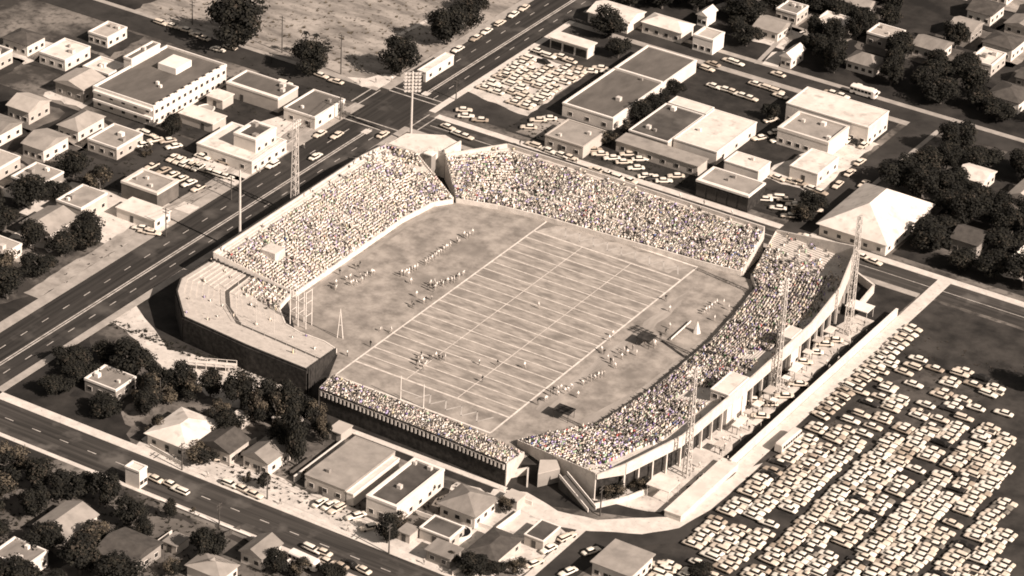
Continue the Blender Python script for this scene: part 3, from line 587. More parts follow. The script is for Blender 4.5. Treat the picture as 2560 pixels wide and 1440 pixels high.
# --- block beyond the main road, upper left
h = building('hotel', 'long two storey hotel with toothed parapet and rows of small windows', (-176, 33, -152.8, 70), 6.4, cream_m, tarb_m, par=.8, wx=(13, 2), wy=(5, 2), vents=3)
for k in range(10):
    b = MB(); y = -17.8+k*3.6; b.box(11.62, y, 7.2, 11.95, y+1.7, 7.9); b.build('parapet_tooth', cream_m, h)
for r in range(2):
    b = MB(); b.box(-11, -19.6, 2.7+r*2.9, 11.4, -18.62, 3.4+r*2.9); b.build('balcony', white_m, h)
b = MB(); b.box(-4, 4, 6.46, 3, 12, 8.6); b.build('penthouse', white_m, h)
r = LBR((300, 150), (350, 150), (388, 108), 9); building('hotel_wing', 'tall pale wing with window openings behind the toothed hotel', r, 9, cream_m, tarb_m, wx=(3, 2), vents=1)
building('flat_roofed_shop', 'dark flat roofed shop with a broad white front coping by the hotel', LBR((567, 207), (687, 248), (752, 222), 4.5), 4.5, tan_m, tarb_m, cope_y=.9, vents=2, dy=.3)
building('corner_shop', 'pale walled corner shop with dark flat roof at the crossing', LBR((710, 271), (787, 297), (862, 251), 3.8), 3.8, cream_m, tarb_m, cope_x=.2, vents=2, wy=(2, 1), wx=(3, 1), dy=.8)
building('carport', 'low pale carport roof behind the small dark tree', LBR((448, 283), (536, 313), (560, 290), 3), 3, tan_m, paler_m, 'slab', over=.3, dy=.7)
building('pavilion', 'small square pale flat roof in the dark hotel courtyard', LBR((517, 240), (553, 251), (587, 238), 3), 3, tan_m, paler_m, 'slab', over=.3, dy=.5)
building('motel', 'wide low pale building with broad roof beside the main road', LBR((497, 356), (625, 409), (716, 352), 4), 4, cream_m, paler_m, par=.3, pw=.6, wx=(5, 1), wy=(3, 1), vents=2)
building('motel_tower', 'taller pale block with dark sunken roof rising from the low motel', LBR((582, 336), (640, 351), (692, 322), 8), 8, cream_m, tar_m, par=.5, pw=1.1, wy=(2, 1), wx=(3, 2), vents=2)
building('garage', 'brown walled garage with pale edged dark roof at the left crop of the photo', LBR((300, 458), (396, 486), (446, 455), 5), 5, mat('brown_wall', T(.16, .05), T(.1, .05), .3), grav_m, par=.6, pw=1.0, coping=cream_m, vents=3, dy=.5)
building('shed', 'plain pale roofed shed in front of the brown garage', LBR((290, 520), (388, 552), (425, 528), 3.2), 3.2, cream_m, paler_m, 'slab', over=.3, wx=(2, 1), dy=.4)
# --- far block behind the back street
building('tan_shop', 'tan gravel roofed shop on the back street corner of the used car block', (-50.5, 94, -37, 107.5), 3.8, tan_m, grav_m, par=.3, pw=.4, coping=tan_m, wy=(3, 1), vents=2, dy=.4)
building('kiosk', 'narrow pale flat roofed kiosk between the main road and dark tree', LBR((1048, 173), (1066, 186), (1130, 137), 3.4), 3.4, cream_m, paler_m, par=.2, wx=(3, 1), dy=.5)
building('drive_in', 'pale roofed drive-in behind the row of white cars', LBR((1377, 92), (1464, 120), (1492, 110), 4), 4, cream_m, paler_m, 'slab', over=.6, big=3)
w = building('warehouse', 'long dark roofed warehouse with a white divider across its roof', (-57.2, 115.3, -39, 168), 4.2, cream_m, tarb_m, par=.4, pw=.6, vents=2, wx=(0, 0), wy=(3, 1))
b = MB(); b.box(-8.5, 4.5, 4.26, 8.5, 5.3, 4.95); b.build('roof_divider', white_m, w)
building('workshop', 'dark square roofed workshop next to the broad cream roof', (-31.5, 112, -17.8, 135), 4, tan_m, tar_m, par=.35, vents=3, dy=.5)
building('store', 'broad cream roofed store between two dark courtyards', (-17.2, 114.5, -2.2, 140), 4.4, cream_m, paler_m, par=.25, pw=.3, wx=(3, 1), vents=1)
building('store_annex', 'thin cream roof along the top of the dark roofed workshop', (-31, 135.6, -17.8, 141), 4.4, cream_m, paler_m, par=.2, pw=.3)
building('long_shed', 'long low grey shed roof in front of the workshop and store', (-31.5, 104.5, -3.2, 110.6), 3.4, tan_m, grav_m, 'slab', over=.3, wy=(6, 1))
building('shopfront', 'grey roofed shop with bright fascia over a front coloured dark for shade', LBR((1741, 452), (1879, 497), (1905, 458), 5), 5, darkwall_m, grav_m, par=.5, pw=.5, cope_y=.8, vents=2, big=5)  # dark wall colour paints in the shade below the fascia
building('back_store', 'small cream roofed store tucked behind the grey shopfront', LBR((1812, 402), (1896, 430), (1926, 405), 4.6), 4.6, cream_m, paler_m, par=.2, vents=1)
building('hall', 'large cream hall with broad pale roof at the far street', (.6, 154, 29, 168.2), 6.4, cream_m, paler_m, par=.25, pw=.3, cope_y=0, wy=(8, 1), wx=(4, 1), vents=0)
building('office', 'grey roofed office with pale upper rim before the cream hall', LBR((1938, 328), (2093, 362), (2107, 316), 5), 5, cream_m, grav_m, par=.8, pw=.7, coping=cream_m, wy=(6, 1), vents=3)
building('cafe', 'small cream flat roofed building with dark courtyard beside it', LBR((1977, 413), (2045, 438), (2095, 392), 4), 4, cream_m, paler_m, par=.2, wx=(3, 1), dy=.5)
building('big_hip_house', 'big building with a large pale hipped roof beside the side street', (43.6, 93.6, 65, 124), 4, cream_m, paler_m, 'hip', rise=6, over=.9, wy=(5, 1), wx=(6, 1))
building('row_house', 'white roofed house in the row beyond the far street', LBR((1604, 55), (1703, 80), (1737, 62), 4), 4, cream_m, paler_m, 'hip', rise=1.6, ridge='x', wy=(4, 1))
building('flat_house', 'two tier white flat roofed house beyond the far street', LBR((1734, 88), (1787, 106), (1806, 82), 5), 5, white_m, tan_m, par=.5, pw=.7, wy=(3, 1), big=0)
building('row_house', 'low cluttered cream roof at the corner of main road and far street', LBR((1472, 28), (1560, 56), (1620, 32), 4), 4, cream_m, paler_m, 'gable', rise=1.6, ridge='x', wy=(4, 1))
building('row_house', 'small white gabled house among dark trees behind the flat white house', LBR((1745, 34), (1768, 42), (1790, 25), 4), 4, white_m, paler_m, 'gable', rise=1.5, wy=(2, 1))
building('hip_house', 'grey hip roofed house alone among the dark trees', LBR((2115, 150), (2186, 166), (2214, 148), 3.6), 3.6, cream_m, shing_m, 'hip', rise=2.2, over=.7, ridge='x', wy=(4, 1))
building('row_house', 'pale roofed house at the end of a light driveway', LBR((1954, 138), (1978, 146), (2010, 122), 4), 4, cream_m, paler_m, 'gable', rise=1.6, wy=(2, 1), wx=(2, 1))
sheet('driveway', [(1885, 158), (1896, 160), (1975, 82), (1962, 80)], .15, kerb_m, px=True)
sheet('driveway', [(1905, 160), (1945, 168), (1962, 128), (1930, 130)], .15, walk_m, px=True)
# --- yards at the lower left and below the near stand
building('hip_house', 'large pale hip roofed house between the sandy yard and front street', (-43.5, -111.5, -31, -97), 3.6, cream_m, paler_m, 'hip', rise=2.2, over=.7, wx=(4, 1), wy=(3, 1), dy=.5)
building('dark_house', 'dark gabled house among trees beside the pale hip roof', LBR((508, 1098), (566, 1138), (622, 1098), 4), 4, tan_m, dshing_m, 'gable', rise=2, wy=(3, 1), wx=(3, 1))
building('gable_house', 'small grey gabled house with bright porch by the front street', LBR((612, 1132), (676, 1165), (717, 1112), 4), 4, cream_m, shing_m, 'gable', rise=2, wy=(3, 1), wx=(2, 1), dy=.6)
building('warehouse', 'pale gravel roofed warehouse behind the low end stand', (.6, -104.5, 12.8, -82.2), 4, tan_m, grav_m, par=.12, pw=.3, coping=grav_m, dy=.4, wy=(3, 1), wx=(0, 0), vents=1)
building('side_wing', 'thin cream roof strip along the pale warehouse', (13.2, -104.5, 15.3, -84), 3.6, cream_m, paler_m, par=.2, pw=.2)
building('black_roof_block', 'block with black flat roof and broad white parapet', (19.8, -105.4, 28.8, -84), 5.2, cream_m, tar_m, par=.55, pw=.75, wy=(3, 1), wx=(5, 1), vents=3, dy=.5)
building('hip_house', 'grey hip roofed house right of the black roofed block', LBR((1100, 1258), (1190, 1290), (1240, 1245), 3.8), 3.8, cream_m, shing_m, 'hip', rise=2.4, over=.7, wy=(3, 1), wx=(3, 1))
building('flat_shed', 'dark flat shed with thin pale rims below the grey hip roof', LBR((1052, 1318), (1122, 1352), (1160, 1318), 3), 3, tan_m, tar_m, par=.35, pw=.35, wx=(2, 1), dy=.5)
building('small_house', 'small grey roofed shack near the front street pavement', LBR((1066, 1375), (1128, 1398), (1150, 1372), 3.2), 3.2, grey_m, shing_m, 'slab', over=.5, wy=(2, 1))
building('dark_house', 'black roofed square house below the pale drive', LBR((1170, 1375), (1242, 1402), (1300, 1345), 3.6), 3.6, tan_m, dshing_m, 'hip', rise=1.2, wx=(3, 1), wy=(2, 1))
building('garage', 'small black roofed garage beside the pale drive and lane', LBR((1316, 1332), (1352, 1358), (1402, 1318), 3), 3, tan_m, tar_m, par=.2, pw=.25, dy=.5)
building('square_house', 'single square grey roofed house at the edge of the car park', (79.2, -95.6, 89.6, -84.4), 4, cream_m, grav_m, 'slab', over=.5, wy=(4, 1), wx=(4, 1), dy=.45)
building('white_shop', 'tall pale walled shop at the left crop beside the front street', LBR((310, 1170), (352, 1180), (367, 1168), 5), 5, cream_m, paler_m, par=.4, wx=(2, 1))
building('gable_house', 'grey gabled house across the front street from the sandy pavement', LBR((612, 1368), (650, 1406), (697, 1356), 3.6), 3.6, cream_m, shing_m, 'gable', rise=1.8, wx=(2, 1), wy=(2, 1))
building('hip_house', 'pale grey hip roofed house at the bottom crop of the photo', LBR((470, 1410), (545, 1446), (597, 1414), 3.6), 3.6, cream_m, grav_m, 'hip', rise=1.8, wx=(3, 1))
o = thing('loading_platform', 'long low pale concrete platform along the drive beside the car park', 'platform', (82.9, -47.5, 0))
b = MB(); b.box(-2.3, -15, 0, 2.3, 15, 1.7); b.build('base', conc_m, o); b = MB(); b.box(-2.45, -15.15, 1.7, 2.45, 15.15, 1.95); b.build('deck', paler_m, o)
# press box and roofs on the right stand
def canopy(name, label, rect, h, roofm=paler_m, postm=steel_m, cat='shelter', th=.22, back=False):
    x0, y0, x1, y1 = rect; cx, cy = (x0+x1)/2, (y0+y1)/2; o = thing(name, label, cat, (cx, cy, 0)); a, c, p, q = x0-cx, y0-cy, x1-cx, y1-cy
    b = MB(); b.box(a, c, h, p, q, h+th); b.build('roof', roofm, o)
    for x, y in ((a+.3, c+.3), (p-.3, c+.3), (a+.3, q-.3), (p-.3, q-.3)):
        b = MB(); b.tube((x, y, 0), (x, y, h), .09); b.build('post', postm, o)
    if back: b = MB(); b.box(a+.2, c+.35, 0, a+.35, q-.35, h-.4); b.build('back_panel', wood_m, o)
    return o
pb = building('press_box', 'pale roofed press box raised on the rear rows of the right stand', (67.4, -16, 72.7, -5), 9.6, cream_m, paler_m, par=.2, pw=.25, cat='press box')
windows(pb, -2.5, -5.5, 2.5, 5.5, 'x', 9, 4, 1, base=7.6); windows(pb, -2.5, -5.5, 2.5, 5.5, 'y', 9, 2, 1, base=7.6)
building('camera_hut', 'small pale hut on the rear wall of the right stand', (69, 19, 72.7, 25), 10.2, cream_m, paler_m, par=.15, pw=.2, cat='hut', wx=(2, 1))
canopy('ticket_shelter', 'white flat roof on posts by the far corner of the right stand', (71.2, 55.2, 78.2, 60), 3.2, white_m)
canopy('kiosk_shelter', 'square white canopy on posts beside the entrance ramps', (72.2, -57.5, 78.8, -51.6), 3.6, paler_m)
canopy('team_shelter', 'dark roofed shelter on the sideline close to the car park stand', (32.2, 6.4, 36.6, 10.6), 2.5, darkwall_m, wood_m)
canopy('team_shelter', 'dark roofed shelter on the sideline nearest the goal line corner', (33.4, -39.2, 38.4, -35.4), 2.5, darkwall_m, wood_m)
sheet('dark_turf_strip', [(1650, 852), (1656, 850), (1716, 892), (1710, 895)], .15, darkwall_m, px=True)  # thin dark strip across the turf
o = thing('team_bench', 'long white team bench beside the dark sideline shelter', 'bench', (38.6, 20, .11), math.radians(2))
b = MB(); b.box(-.3, -6, .42, .3, 6, .5); b.build('seat', white_m, o); b = MB(); b.box(.26, -6, .6, .34, 6, 1.0); b.build('backrest', white_m, o)
for y in (-5.5, -2, 2, 5.5): b = MB(); b.box(-.25, y-.05, 0, .3, y+.05, .42); b.build('leg', white_m, o)
p = G(1742, 832, 0); b = MB()
for k in range(6):
    t, t2 = k*math.pi/3, (k+1)*math.pi/3; b.face([(1.15*math.cos(t), 1.15*math.sin(t), 0), (1.15*math.cos(t2), 1.15*math.sin(t2), 0), (.05*math.cos(t2), .05*math.sin(t2), 3.6), (.05*math.cos(t), .05*math.sin(t), 3.6)])
o = thing('pointed_tent', 'small white pointed tent on the turf before the right stand', 'tent', (p.x, p.y, .1)); b.build('canvas', white_m, o); q = MB(); q.tube((0, 0, 3.5), (0, 0, 4.1), .04); q.build('pole', wood_m, o)
for i, (u, v, w_, l_) in enumerate(((1895, 1010, 2.2, 3), (1925, 975, 2.4, 4), (1990, 920, 2.2, 5), (1850, 1055, 2, 6), (2045, 850, 2.2, 3), (1965, 945, 2, 2), (2020, 880, 2.4, 2.4), (1870, 1030, 1.6, 2.2), (1935, 1000, 1.8, 1.8), (2075, 825, 2.2, 4), (1800, 1110, 2, 3))):
    p = G(u, v, 2.4); canopy('food_stall', f'pale topped stall behind the long stand, {nth(i+1)} of eleven', (p.x-w_/2, p.y-l_/2, p.x+w_/2, p.y+l_/2), 2.4, [paler_m, tan_m, white_m][i % 3], wood_m, 'stall')
rp = random.Random(3)
for i in range(42):
    y = 54-i*2.6+rp.uniform(-1, 1); x = rp.uniform(74.6, 81.6)
    if y < -30 or -20 < y < -2 and x < 75: x = max(x, 76.5)
    lk = rp.choice(['white', 'white', 'dark', 'tan']); put_person(FIG[rp.choice(['stand', 'walk']), lk], (x, y, .06), rp.uniform(0, 6.28), f'{lk} clad person in the yard behind the long stand, {nth(i+1)} from far end', None, rp.uniform(1.05, 1.2))
# entrance ramps and low walls at the near right corner
def wall(name, label, pts, h, th, m, cat='wall', z0=0, cope=None):
    b = MB(); cp = MB()
    for k in range(len(pts)-1):
        A, B = Vector((*pts[k], 0)), Vector((*pts[k+1], 0)); t = (B-A).normalized(); n = Vector((t.y, -t.x, 0))*th/2
        b.prism([(v.x, v.y) for v in (A+n, B+n, B-n, A-n)], z0, h)
        if cope: n = n*1.5; cp.prism([(v.x, v.y) for v in (A+n, B+n, B-n, A-n)], h, h+.1)
    if not cope: return tag(b.build(name, m), label, cat)
    o = thing(name, label, cat); b.build('wall', m, o); cp.build('coping', cope, o); return o
wall('boundary_wall', 'long pale boundary wall between the stadium yard and car park', [(83.2, 64), (83.2, -33)], 2.4, .5, conc_m, cope=white_m)
wall('boundary_wall', 'pale wall between the back street and the far corner bleachers', [(36.5, 76.6), (64, 76.2), (72, 72), (73.2, 60)], 2.6, .4, conc_m, cope=walk_m)
wall('yard_wall', 'low white yard wall along the lower side of the front street', [(-24, -131.6), (8, -131.6)], 1.4, .4, cream_m, cope=white_m)
wall('yard_wall', 'thin white wall beside the pale gravel roofed warehouse', [(-3, -104), (-3, -82)], 1.8, .35, white_m, cope=white_m)
slab('pavement', -8, -76.4, 42, -74.6, 0, .2, walk_m)
def ramp(label, a, b_, w, za, zb):
    A, B = Vector((*a, 0)), Vector((*b_, 0)); t = (B-A).normalized(); n = Vector((t.y, -t.x, 0))*w/2
    o = thing('entrance_ramp', label, 'ramp'); m = MB(); i = 0
    m.v = [tuple(v) for v in (A+n+Vector((0, 0, za)), A-n+Vector((0, 0, za)), B-n+Vector((0, 0, zb)), B+n+Vector((0, 0, zb)), A+n, A-n, B-n, B+n)]
    m.f = [(0, 1, 2, 3), (7, 6, 5, 4), (4, 5, 1, 0), (5, 6, 2, 1), (6, 7, 3, 2), (7, 4, 0, 3)]; m.m = [0]*6; m.build('deck', mat('dark_ramp', T(.06, .02), T(.1, .02), .4), o)
    for s in (1, -1):
        q = MB(); u = n*s; c = [A+u, B+u, B+u*.85, A+u*.85]
        q.v = [(c[0].x, c[0].y, za), (c[1].x, c[1].y, zb), (c[2].x, c[2].y, zb), (c[3].x, c[3].y, za)]+[(c[0].x, c[0].y, za+1), (c[1].x, c[1].y, zb+1), (c[2].x, c[2].y, zb+1), (c[3].x, c[3].y, za+1)]
        q.f = [(3, 2, 1, 0), (4, 5, 6, 7), (0, 1, 5, 4), (1, 2, 6, 5), (2, 3, 7, 6), (3, 0, 4, 7)]; q.m = [0]*6; q.build('side_wall', white_m, o)
g = lambda u, v, h=0: tuple(G(u, v, h)[:2])
ramp('dark entrance ramp between two white side walls at the stadium corner', g(1408, 1190, 3.4), g(1480, 1278, .2), 2.6, 3.4, .3)
wall('retaining_wall', 'pale retaining wall at the foot of the entrance ramps', [g(1485, 1272), g(1570, 1252), g(1640, 1225)], 1.6, .4, walk_m)
wall('retaining_wall', 'pale concrete wall closing the end of the low end stand', [g(1258, 1190, 1), g(1320, 1178, 1), g(1318, 1210, 1)], 2.2, .4, conc_m)
o = thing('block_house', 'dark concrete block under the corner seats by the entrance ramps', 'block house'); b = MB(); b.prism([g(1345, 1185, 4), g(1400, 1172, 4), g(1392, 1150, 4), g(1350, 1150, 4)], 0, 4); b.build('wall', grey_m, o)
b = MB(); b.prism([g(1345, 1185, 4.1), g(1400, 1172, 4.1), g(1392, 1150, 4.1), g(1350, 1150, 4.1)], 4.0, 4.2); b.build('roof', tan_m, o)
# wooden walkway on posts in the sandy yard
o = thing('timber_walkway', 'pale timber walkway on posts in the sandy yard below the dark wall', 'walkway'); A, B = Vector((*g(468, 905, 2.2), 0)), Vector((*g(590, 915, 2.2), 0)); t = (B-A).normalized(); n = Vector((t.y, -t.x, 0))
b = MB(); b.prism([(v.x, v.y) for v in (A+n*1.2, B+n*1.2, B-n*1.2, A-n*1.2)], 2.1, 2.3); b.build('deck', walk_m, o)
for f in (0, .2, .4, .6, .8, 1):
    for s in (1.1, -1.1): p = A+(B-A)*f+n*s; b = MB(); b.tube((p.x, p.y, 0), (p.x, p.y, 3.2), .1); b.build('post', cream_m, o)
for s in (1.1, -1.1): b = MB(); b.tube((A+n*s)+Vector((0, 0, 3.2)), (B+n*s)+Vector((0, 0, 3.2)), .07); b.build('handrail', cream_m, o)
for i, (a, c, hh, mm, lb) in enumerate((((375, 1120), (455, 1165), 1.2, white_m, 'low white fence in front of the pale hip roof'), ((560, 1150), (640, 1105), 1.4, cream_m, 'pale fence between the dark gabled house and grey gabled house'), ((725, 1190), (780, 1150), 1.5, wood_m, 'dark fence beside the tall tree'),
      ((1010, 1255), (1050, 1225), 1.4, cream_m, 'short pale fence between black roof and dark flat shed'), ((1040, 1285), (1165, 1330), 1.2, white_m, 'thin white fence above the dark flat shed'), ((1150, 1300), (1240, 1330), 1.2, white_m, 'thin white fence below the grey hip roof'),
      ((1240, 1330), (1300, 1285), 1.5, cream_m, 'pale fence climbing to the plaza'), ((1265, 1240), (1330, 1265), 1.3, white_m, 'white fence above the small black garage'), ((345, 1395), (430, 1335), 1.2, cream_m, 'pale fence along the light driveway'), ((560, 1345), (600, 1325), 1.4, wood_m, 'dark fence by the grey gabled house across the street'),
      ((700, 1420), (745, 1400), 1.4, white_m, 'white fence by the bottom kerb bus'), ((1130, 1440), (1240, 1380), 1.3, cream_m, 'pale fence beside the black square house'))):
    wall('yard_fence', lb, [tuple(G(*a)[:2]), tuple(G(*c)[:2])], hh, .18, mm, 'fence')
for i, (u, v, w_, d_, rm, lb) in enumerate(((600, 1060, 4, 4, paler_m, 'small pale shed among the trees under the dark wall'), (850, 1090, 4, 5, tan_m, 'small tan shed at the foot of the end stand'), (705, 1065, 4, 3, paler_m, 'tiny pale shed hidden between brown trees'), (1060, 1240, 3.5, 3.5, paler_m, 'tiny pale shed behind the grey hip roof'),
      (1160, 1290, 3, 3, paler_m, 'tiny pale hut beside the round dark pool'), (1285, 1260, 4, 4, tan_m, 'tan shed at the plaza edge'), (1020, 1345, 3.5, 4, grav_m, 'small gravel roofed shed by the dark flat shed'), (1255, 1415, 3.6, 4, paler_m, 'small pale shed at the lane corner'), (440, 1370, 4, 5, shing_m, 'small grey shed beside the light driveway'), (560, 1435, 4, 4, paler_m, 'small pale shed at the bottom crop'))):
    p = G(u, v); building('shed', lb, (p.x-w_/2, p.y-d_/2, p.x+w_/2, p.y+d_/2), 2.4, tan_m, rm, 'slab', over=.2, dy=.5)
def tufts(name, label, polys, n, seed, m, s0=.25, s1=.8):
    r = random.Random(seed); b = MB()
    for x0, y0, x1, y1, k in polys:
        for _ in range(int(n*k)):
            x, y = r.uniform(x0, x1), r.uniform(y0, y1); q = r.uniform(s0, s1)
            for _ in range(4): a = r.uniform(0, 6.28); d = Vector((math.cos(a), math.sin(a), 0))*q; e = Vector((-d.y, d.x, 0))*.4; c = Vector((x, y, .05)); b.face([c-e, c+e, c+d+Vector((0, 0, q*r.uniform(.3, .8)))])
    tag(b.build(name, m), label, 'grass', kind='stuff')
tufts('grass_tufts', 'dark weed tufts scattered over the vacant lot', [(-205, 100, -116, 250, 1)], 1700, 4, leaf_m[3], .2, .9)
tufts('grass_tufts', 'weeds scattered over yards and verges around the stadium', [(-46, -112, 18, -98, .12), (-90, -70, -20, -66, .15), (20, -106, 45, -80, .12), (-66, 97, 30, 112, .12), (-160, -60, -113, 95, .3), (-60, -160, 70, -131, .5)], 2400, 5, leaf_m[1], .2, .8)
tufts('grass_tufts', 'weeds at the worn edges of the car park', [(87, -34, 125, 60, .5)], 900, 6, leaf_m[2], .15, .5)
# pools
def pool(label, x, y, r, ry, h, m):
    o = thing('pool', label, 'pool', (x, y, 0)); P1 = [(r*math.cos(k*.2618), ry*math.sin(k*.2618)) for k in range(24)]; b = MB(); b.prism(P1, 0, h); b.build('water', m, o)
    b = MB()
    for k in range(24):
        a, c = P1[k], P1[(k+1) % 24]; b.prism([a, c, (c[0]*1.13, c[1]*1.13), (a[0]*1.13, a[1]*1.13)], 0, h+.18)
    b.build('rim', white_m, o)
p = G(1150, 1337); pool('round dark pool with white rim in a yard below the grey hip roof', p.x, p.y, 2.6, 2.6, .9, mat('dark_water', (.012, .012, .014), rough=.1))
p = G(508, 276); pool('pale oval swimming pool in the dark hotel courtyard', p.x, p.y, 2.6, 4.2, .12, mat('pale_water', T(.3, .0), rough=.1))
# ---------------------------------------------------------------- poles and floodlight towers
def lattice(mb, x, y, z1, w0, w1, n, r=.07):
    for s in range(4):
        sx, sy = ((1, 1), (-1, 1), (-1, -1), (1, -1))[s]; ex, ey = ((-1, 1), (-1, -1), (1, -1), (1, 1))[s]
        mb.tube((x+sx*w0, y+sy*w0, 0), (x+sx*w1, y+sy*w1, z1), r*1.6, r*1.3, 5)
        for k in range(n):
            za, zb = z1*k/n, z1*(k+1)/n; wa, wb = lerp(w0, w1, k/n), lerp(w0, w1, (k+1)/n)
            mb.tube((x+sx*wa, y+sy*wa, za), (x+ex*wb, y+ey*wb, zb), r, r, 4, cap=False); mb.tube((x+sx*wb, y+sy*wb, zb), (x+ex*wb, y+ey*wb, zb), r, r, 4, cap=False)
def tower(label, x, y, vtop, kind='lattice', bank=(5, 3), face=0.0, w=1.0):
    h = htop(x, y, vtop); o = thing('floodlight_tower', label, 'floodlight', (x, y, 0), face)
    b = MB()
    if kind == 'lattice': lattice(b, 0, 0, h, w, w*.55, max(6, int(h/2.6)), .085)
    else: b.tube((0, 0, 0), (0, 0, h), .42, .26, 10)
    b.build('mast', steel_m, o)
    cols, rows = bank
    if cols:
        f = MB()
        for r in range(rows): z = h-.5-r*1.15; f.box(-.1, -cols*.55, z-.07, .1, cols*.55, z+.07)
        fr = f.build('lamp_frame', steel_m, o)
        for r in range(rows):
            for c in range(cols):
                q = MB(); yy = (c-(cols-1)/2)*1.05; z = h-.5-r*1.15; q.tube((.1, yy, z), (.55, yy, z-.15), .2, .46, 8); q.build('lamp', white_m, fr)
    return o
tower('plain slender white pole rising behind the near end of the roadside grandstand', -85.2, -15, 425, 'pole', (0, 0))
tower('lattice floodlight tower behind the middle of the roadside grandstand', -85.4, 12, 300, 'lattice', (4, 2), 0, .9)
tower('tall floodlight with a big lamp panel at the road crossing', -84.5, 71.5, 178, 'pole', (5, 6), -.9)
tower('lattice floodlight tower at the far corner by the boundary wall', 76.5, 47, 540, 'lattice', (0, 0), 0, .9)
tower('floodlight tower with pale lamp panel behind the middle of the right stand', 74.9, 7.5, 700, 'lattice', (4, 4), 2.9, .75)
tower('nearest floodlight tower standing between stand and entrance canopy', 76, -43, 922, 'lattice', (4, 2), 2.9, .75)
o = thing('camera_scaffold', 'white scaffold tower of thin posts between roadside stand and corner stand', 'scaffold', (-47.5, -38.5, 0))
for i, (x, y) in enumerate(((-2.6, -1.2), (0, -1.2), (2.6, -1.2), (-2.6, 1.6), (0, 1.6), (2.6, 1.6))):
    b = MB(); b.tube((x, y, 0), (x, y, 11.5), .13, .11, 6); b.build('post', white_m, o)
for z in (4, 8, 11.3):
    b = MB()
    for y in (-1.2, 1.6): b.tube((-2.6, y, z), (2.6, y, z), .07, .07, 4)
    for x in (-2.6, 0, 2.6): b.tube((x, -1.2, z), (x, 1.6, z), .07, .07, 4)
    b.build('brace', white_m, o)
p = G(850, 846); o = thing('a_frame_mast', 'white A frame mast at the corner of the empty curved stand', 'mast', (p.x, p.y, 0)); hh = htop(p.x, p.y, 772)
for s in (1, -1): b = MB(); b.tube((s*.75, s*.3, 0), (0, 0, hh), .13, .08, 6); b.build('leg', white_m, o)
b = MB(); b.tube((.4, .15, hh*.45), (-.4, -.15, hh*.45), .07); b.build('crosspiece', white_m, o)
for i, (u, v, vt) in enumerate(((596, 748, 690), (545, 742, 700), (590, 800, 745), (640, 815, 758), (685, 830, 765))):
    p = G(u, v, 3.5); hh = htop(p.x, p.y, vt); o = thing('flag_pole', f'thin white pole on the empty curved stand, {nth(i+1)} of five', 'pole', (p.x, p.y, 0)); b = MB(); b.tube((0, 0, 0), (0, 0, hh), .1, .06, 6); b.build('shaft', steel_m, o); b = MB(); b.tube((0, 0, hh), (0, 0, hh+.25), .14); b.build('finial', white_m, o)
def utility(u, v, vt, label, xdir=True):
    p = G(u, v); hh = htop(p.x, p.y, vt); o = thing('utility_pole', label, 'utility pole', (p.x, p.y, 0)); b = MB(); b.tube((0, 0, 0), (0, 0, hh), .2, .14, 7); b.build('shaft', wood_m, o)
    for z in (hh-.5, hh-1.5):
        b = MB(); (b.box(-1.1, -.07, z-.08, 1.1, .07, z+.08) if not xdir else b.box(-.07, -1.1, z-.08, .07, 1.1, z+.08)); b.build('crossarm', wood_m, o)
for a in ((455, 1176, 1108, 'utility pole by the pavement near the pale hip roof', True), (548, 1322, 1258, 'utility pole by the low white yard wall', True), (415, 592, 520, 'utility pole on the roadside in front of the pale shed', False),
          (850, 300, 236, 'utility pole on the corner outside the corner shop', False), (668, 1248, 1190, 'utility pole at the pavement beside the small trees', True), (972, 1385, 1310, 'utility pole rising from the sandy front pavement', True),
          (1140, 250, 196, 'utility pole at the crossing corner by the used car yard', False), (578, 500, 440, 'utility pole by a driveway opposite the roadside stand', False), (1500, 1290, 1215, 'utility pole on the pale drive by the retaining wall', True),
          (705, 132, 40, 'tall thin pole at the edge of the vacant lot beside the big tree', False), (852, 186, 86, 'tall thin pole in the vacant lot between two trees', False), (481, 62, 2, 'tall thin pole behind the row of cars at the upper street', False), (2186, 325, 286, 'utility pole at the end of the cream hall', True), (413, 1440, 1385, 'utility pole in the yard of the bottom hip roofed house', True)): utility(*a)
def wire(label, spans, z0, side):
    o = thing('power_line', label, 'power line')
    for off in (-.9, .9):
        b = MB()
        for k in range(len(spans)-1):
            (xa, ya, za), (xb, yb, zb) = spans[k], spans[k+1]; pr = None
            for i in range(9):
                f = i/8; p = Vector((lerp(xa, xb, f), lerp(ya, yb, f), lerp(za, zb, f)-z0-4*f*(1-f)*.9)); p += Vector((off, 0, 0)) if side == 'x' else Vector((0, off, 0))
                if pr is not None: b.tube(pr, p, .035, .035, 4, cap=False)
                pr = p
        b.build('cable', wood_m, o)
def pole_at(u, v, vt): p = G(u, v); return (p.x, p.y, htop(p.x, p.y, vt))
wire('sagging cables along the upper side of the front street', [pole_at(455, 1176, 1108), pole_at(668, 1248, 1190), pole_at(972, 1385, 1310)], .45, 'y')
wire('sagging cables on the roadside opposite the roadside grandstand', [pole_at(415, 592, 520), pole_at(578, 500, 440), pole_at(850, 300, 236)], .45, 'x')
for i, (u, v) in enumerate(((1300, 365), (1360, 385), (1440, 412), (1520, 440), (1700, 498), (1760, 515), (1830, 540), (980, 205), (940, 208), (900, 212), (520, 1195), (700, 1262), (870, 1330), (1060, 1412), (760, 372), (650, 432))):
    p = G(u, v); lk = rp.choice(['white', 'dark', 'tan']); put_person(FIG['walk', lk], (p.x, p.y, .16), rp.uniform(0, 6.28), f'{lk} clad walker on the pavements around the stadium, {nth(i+1)} counted from the far stand', None, 1.12)
# chain fence along the vacant lot path
sheet('footpath', [(972, 95), (980, 99), (1150, 14), (1144, 10)], .06, walk_m, px=True)
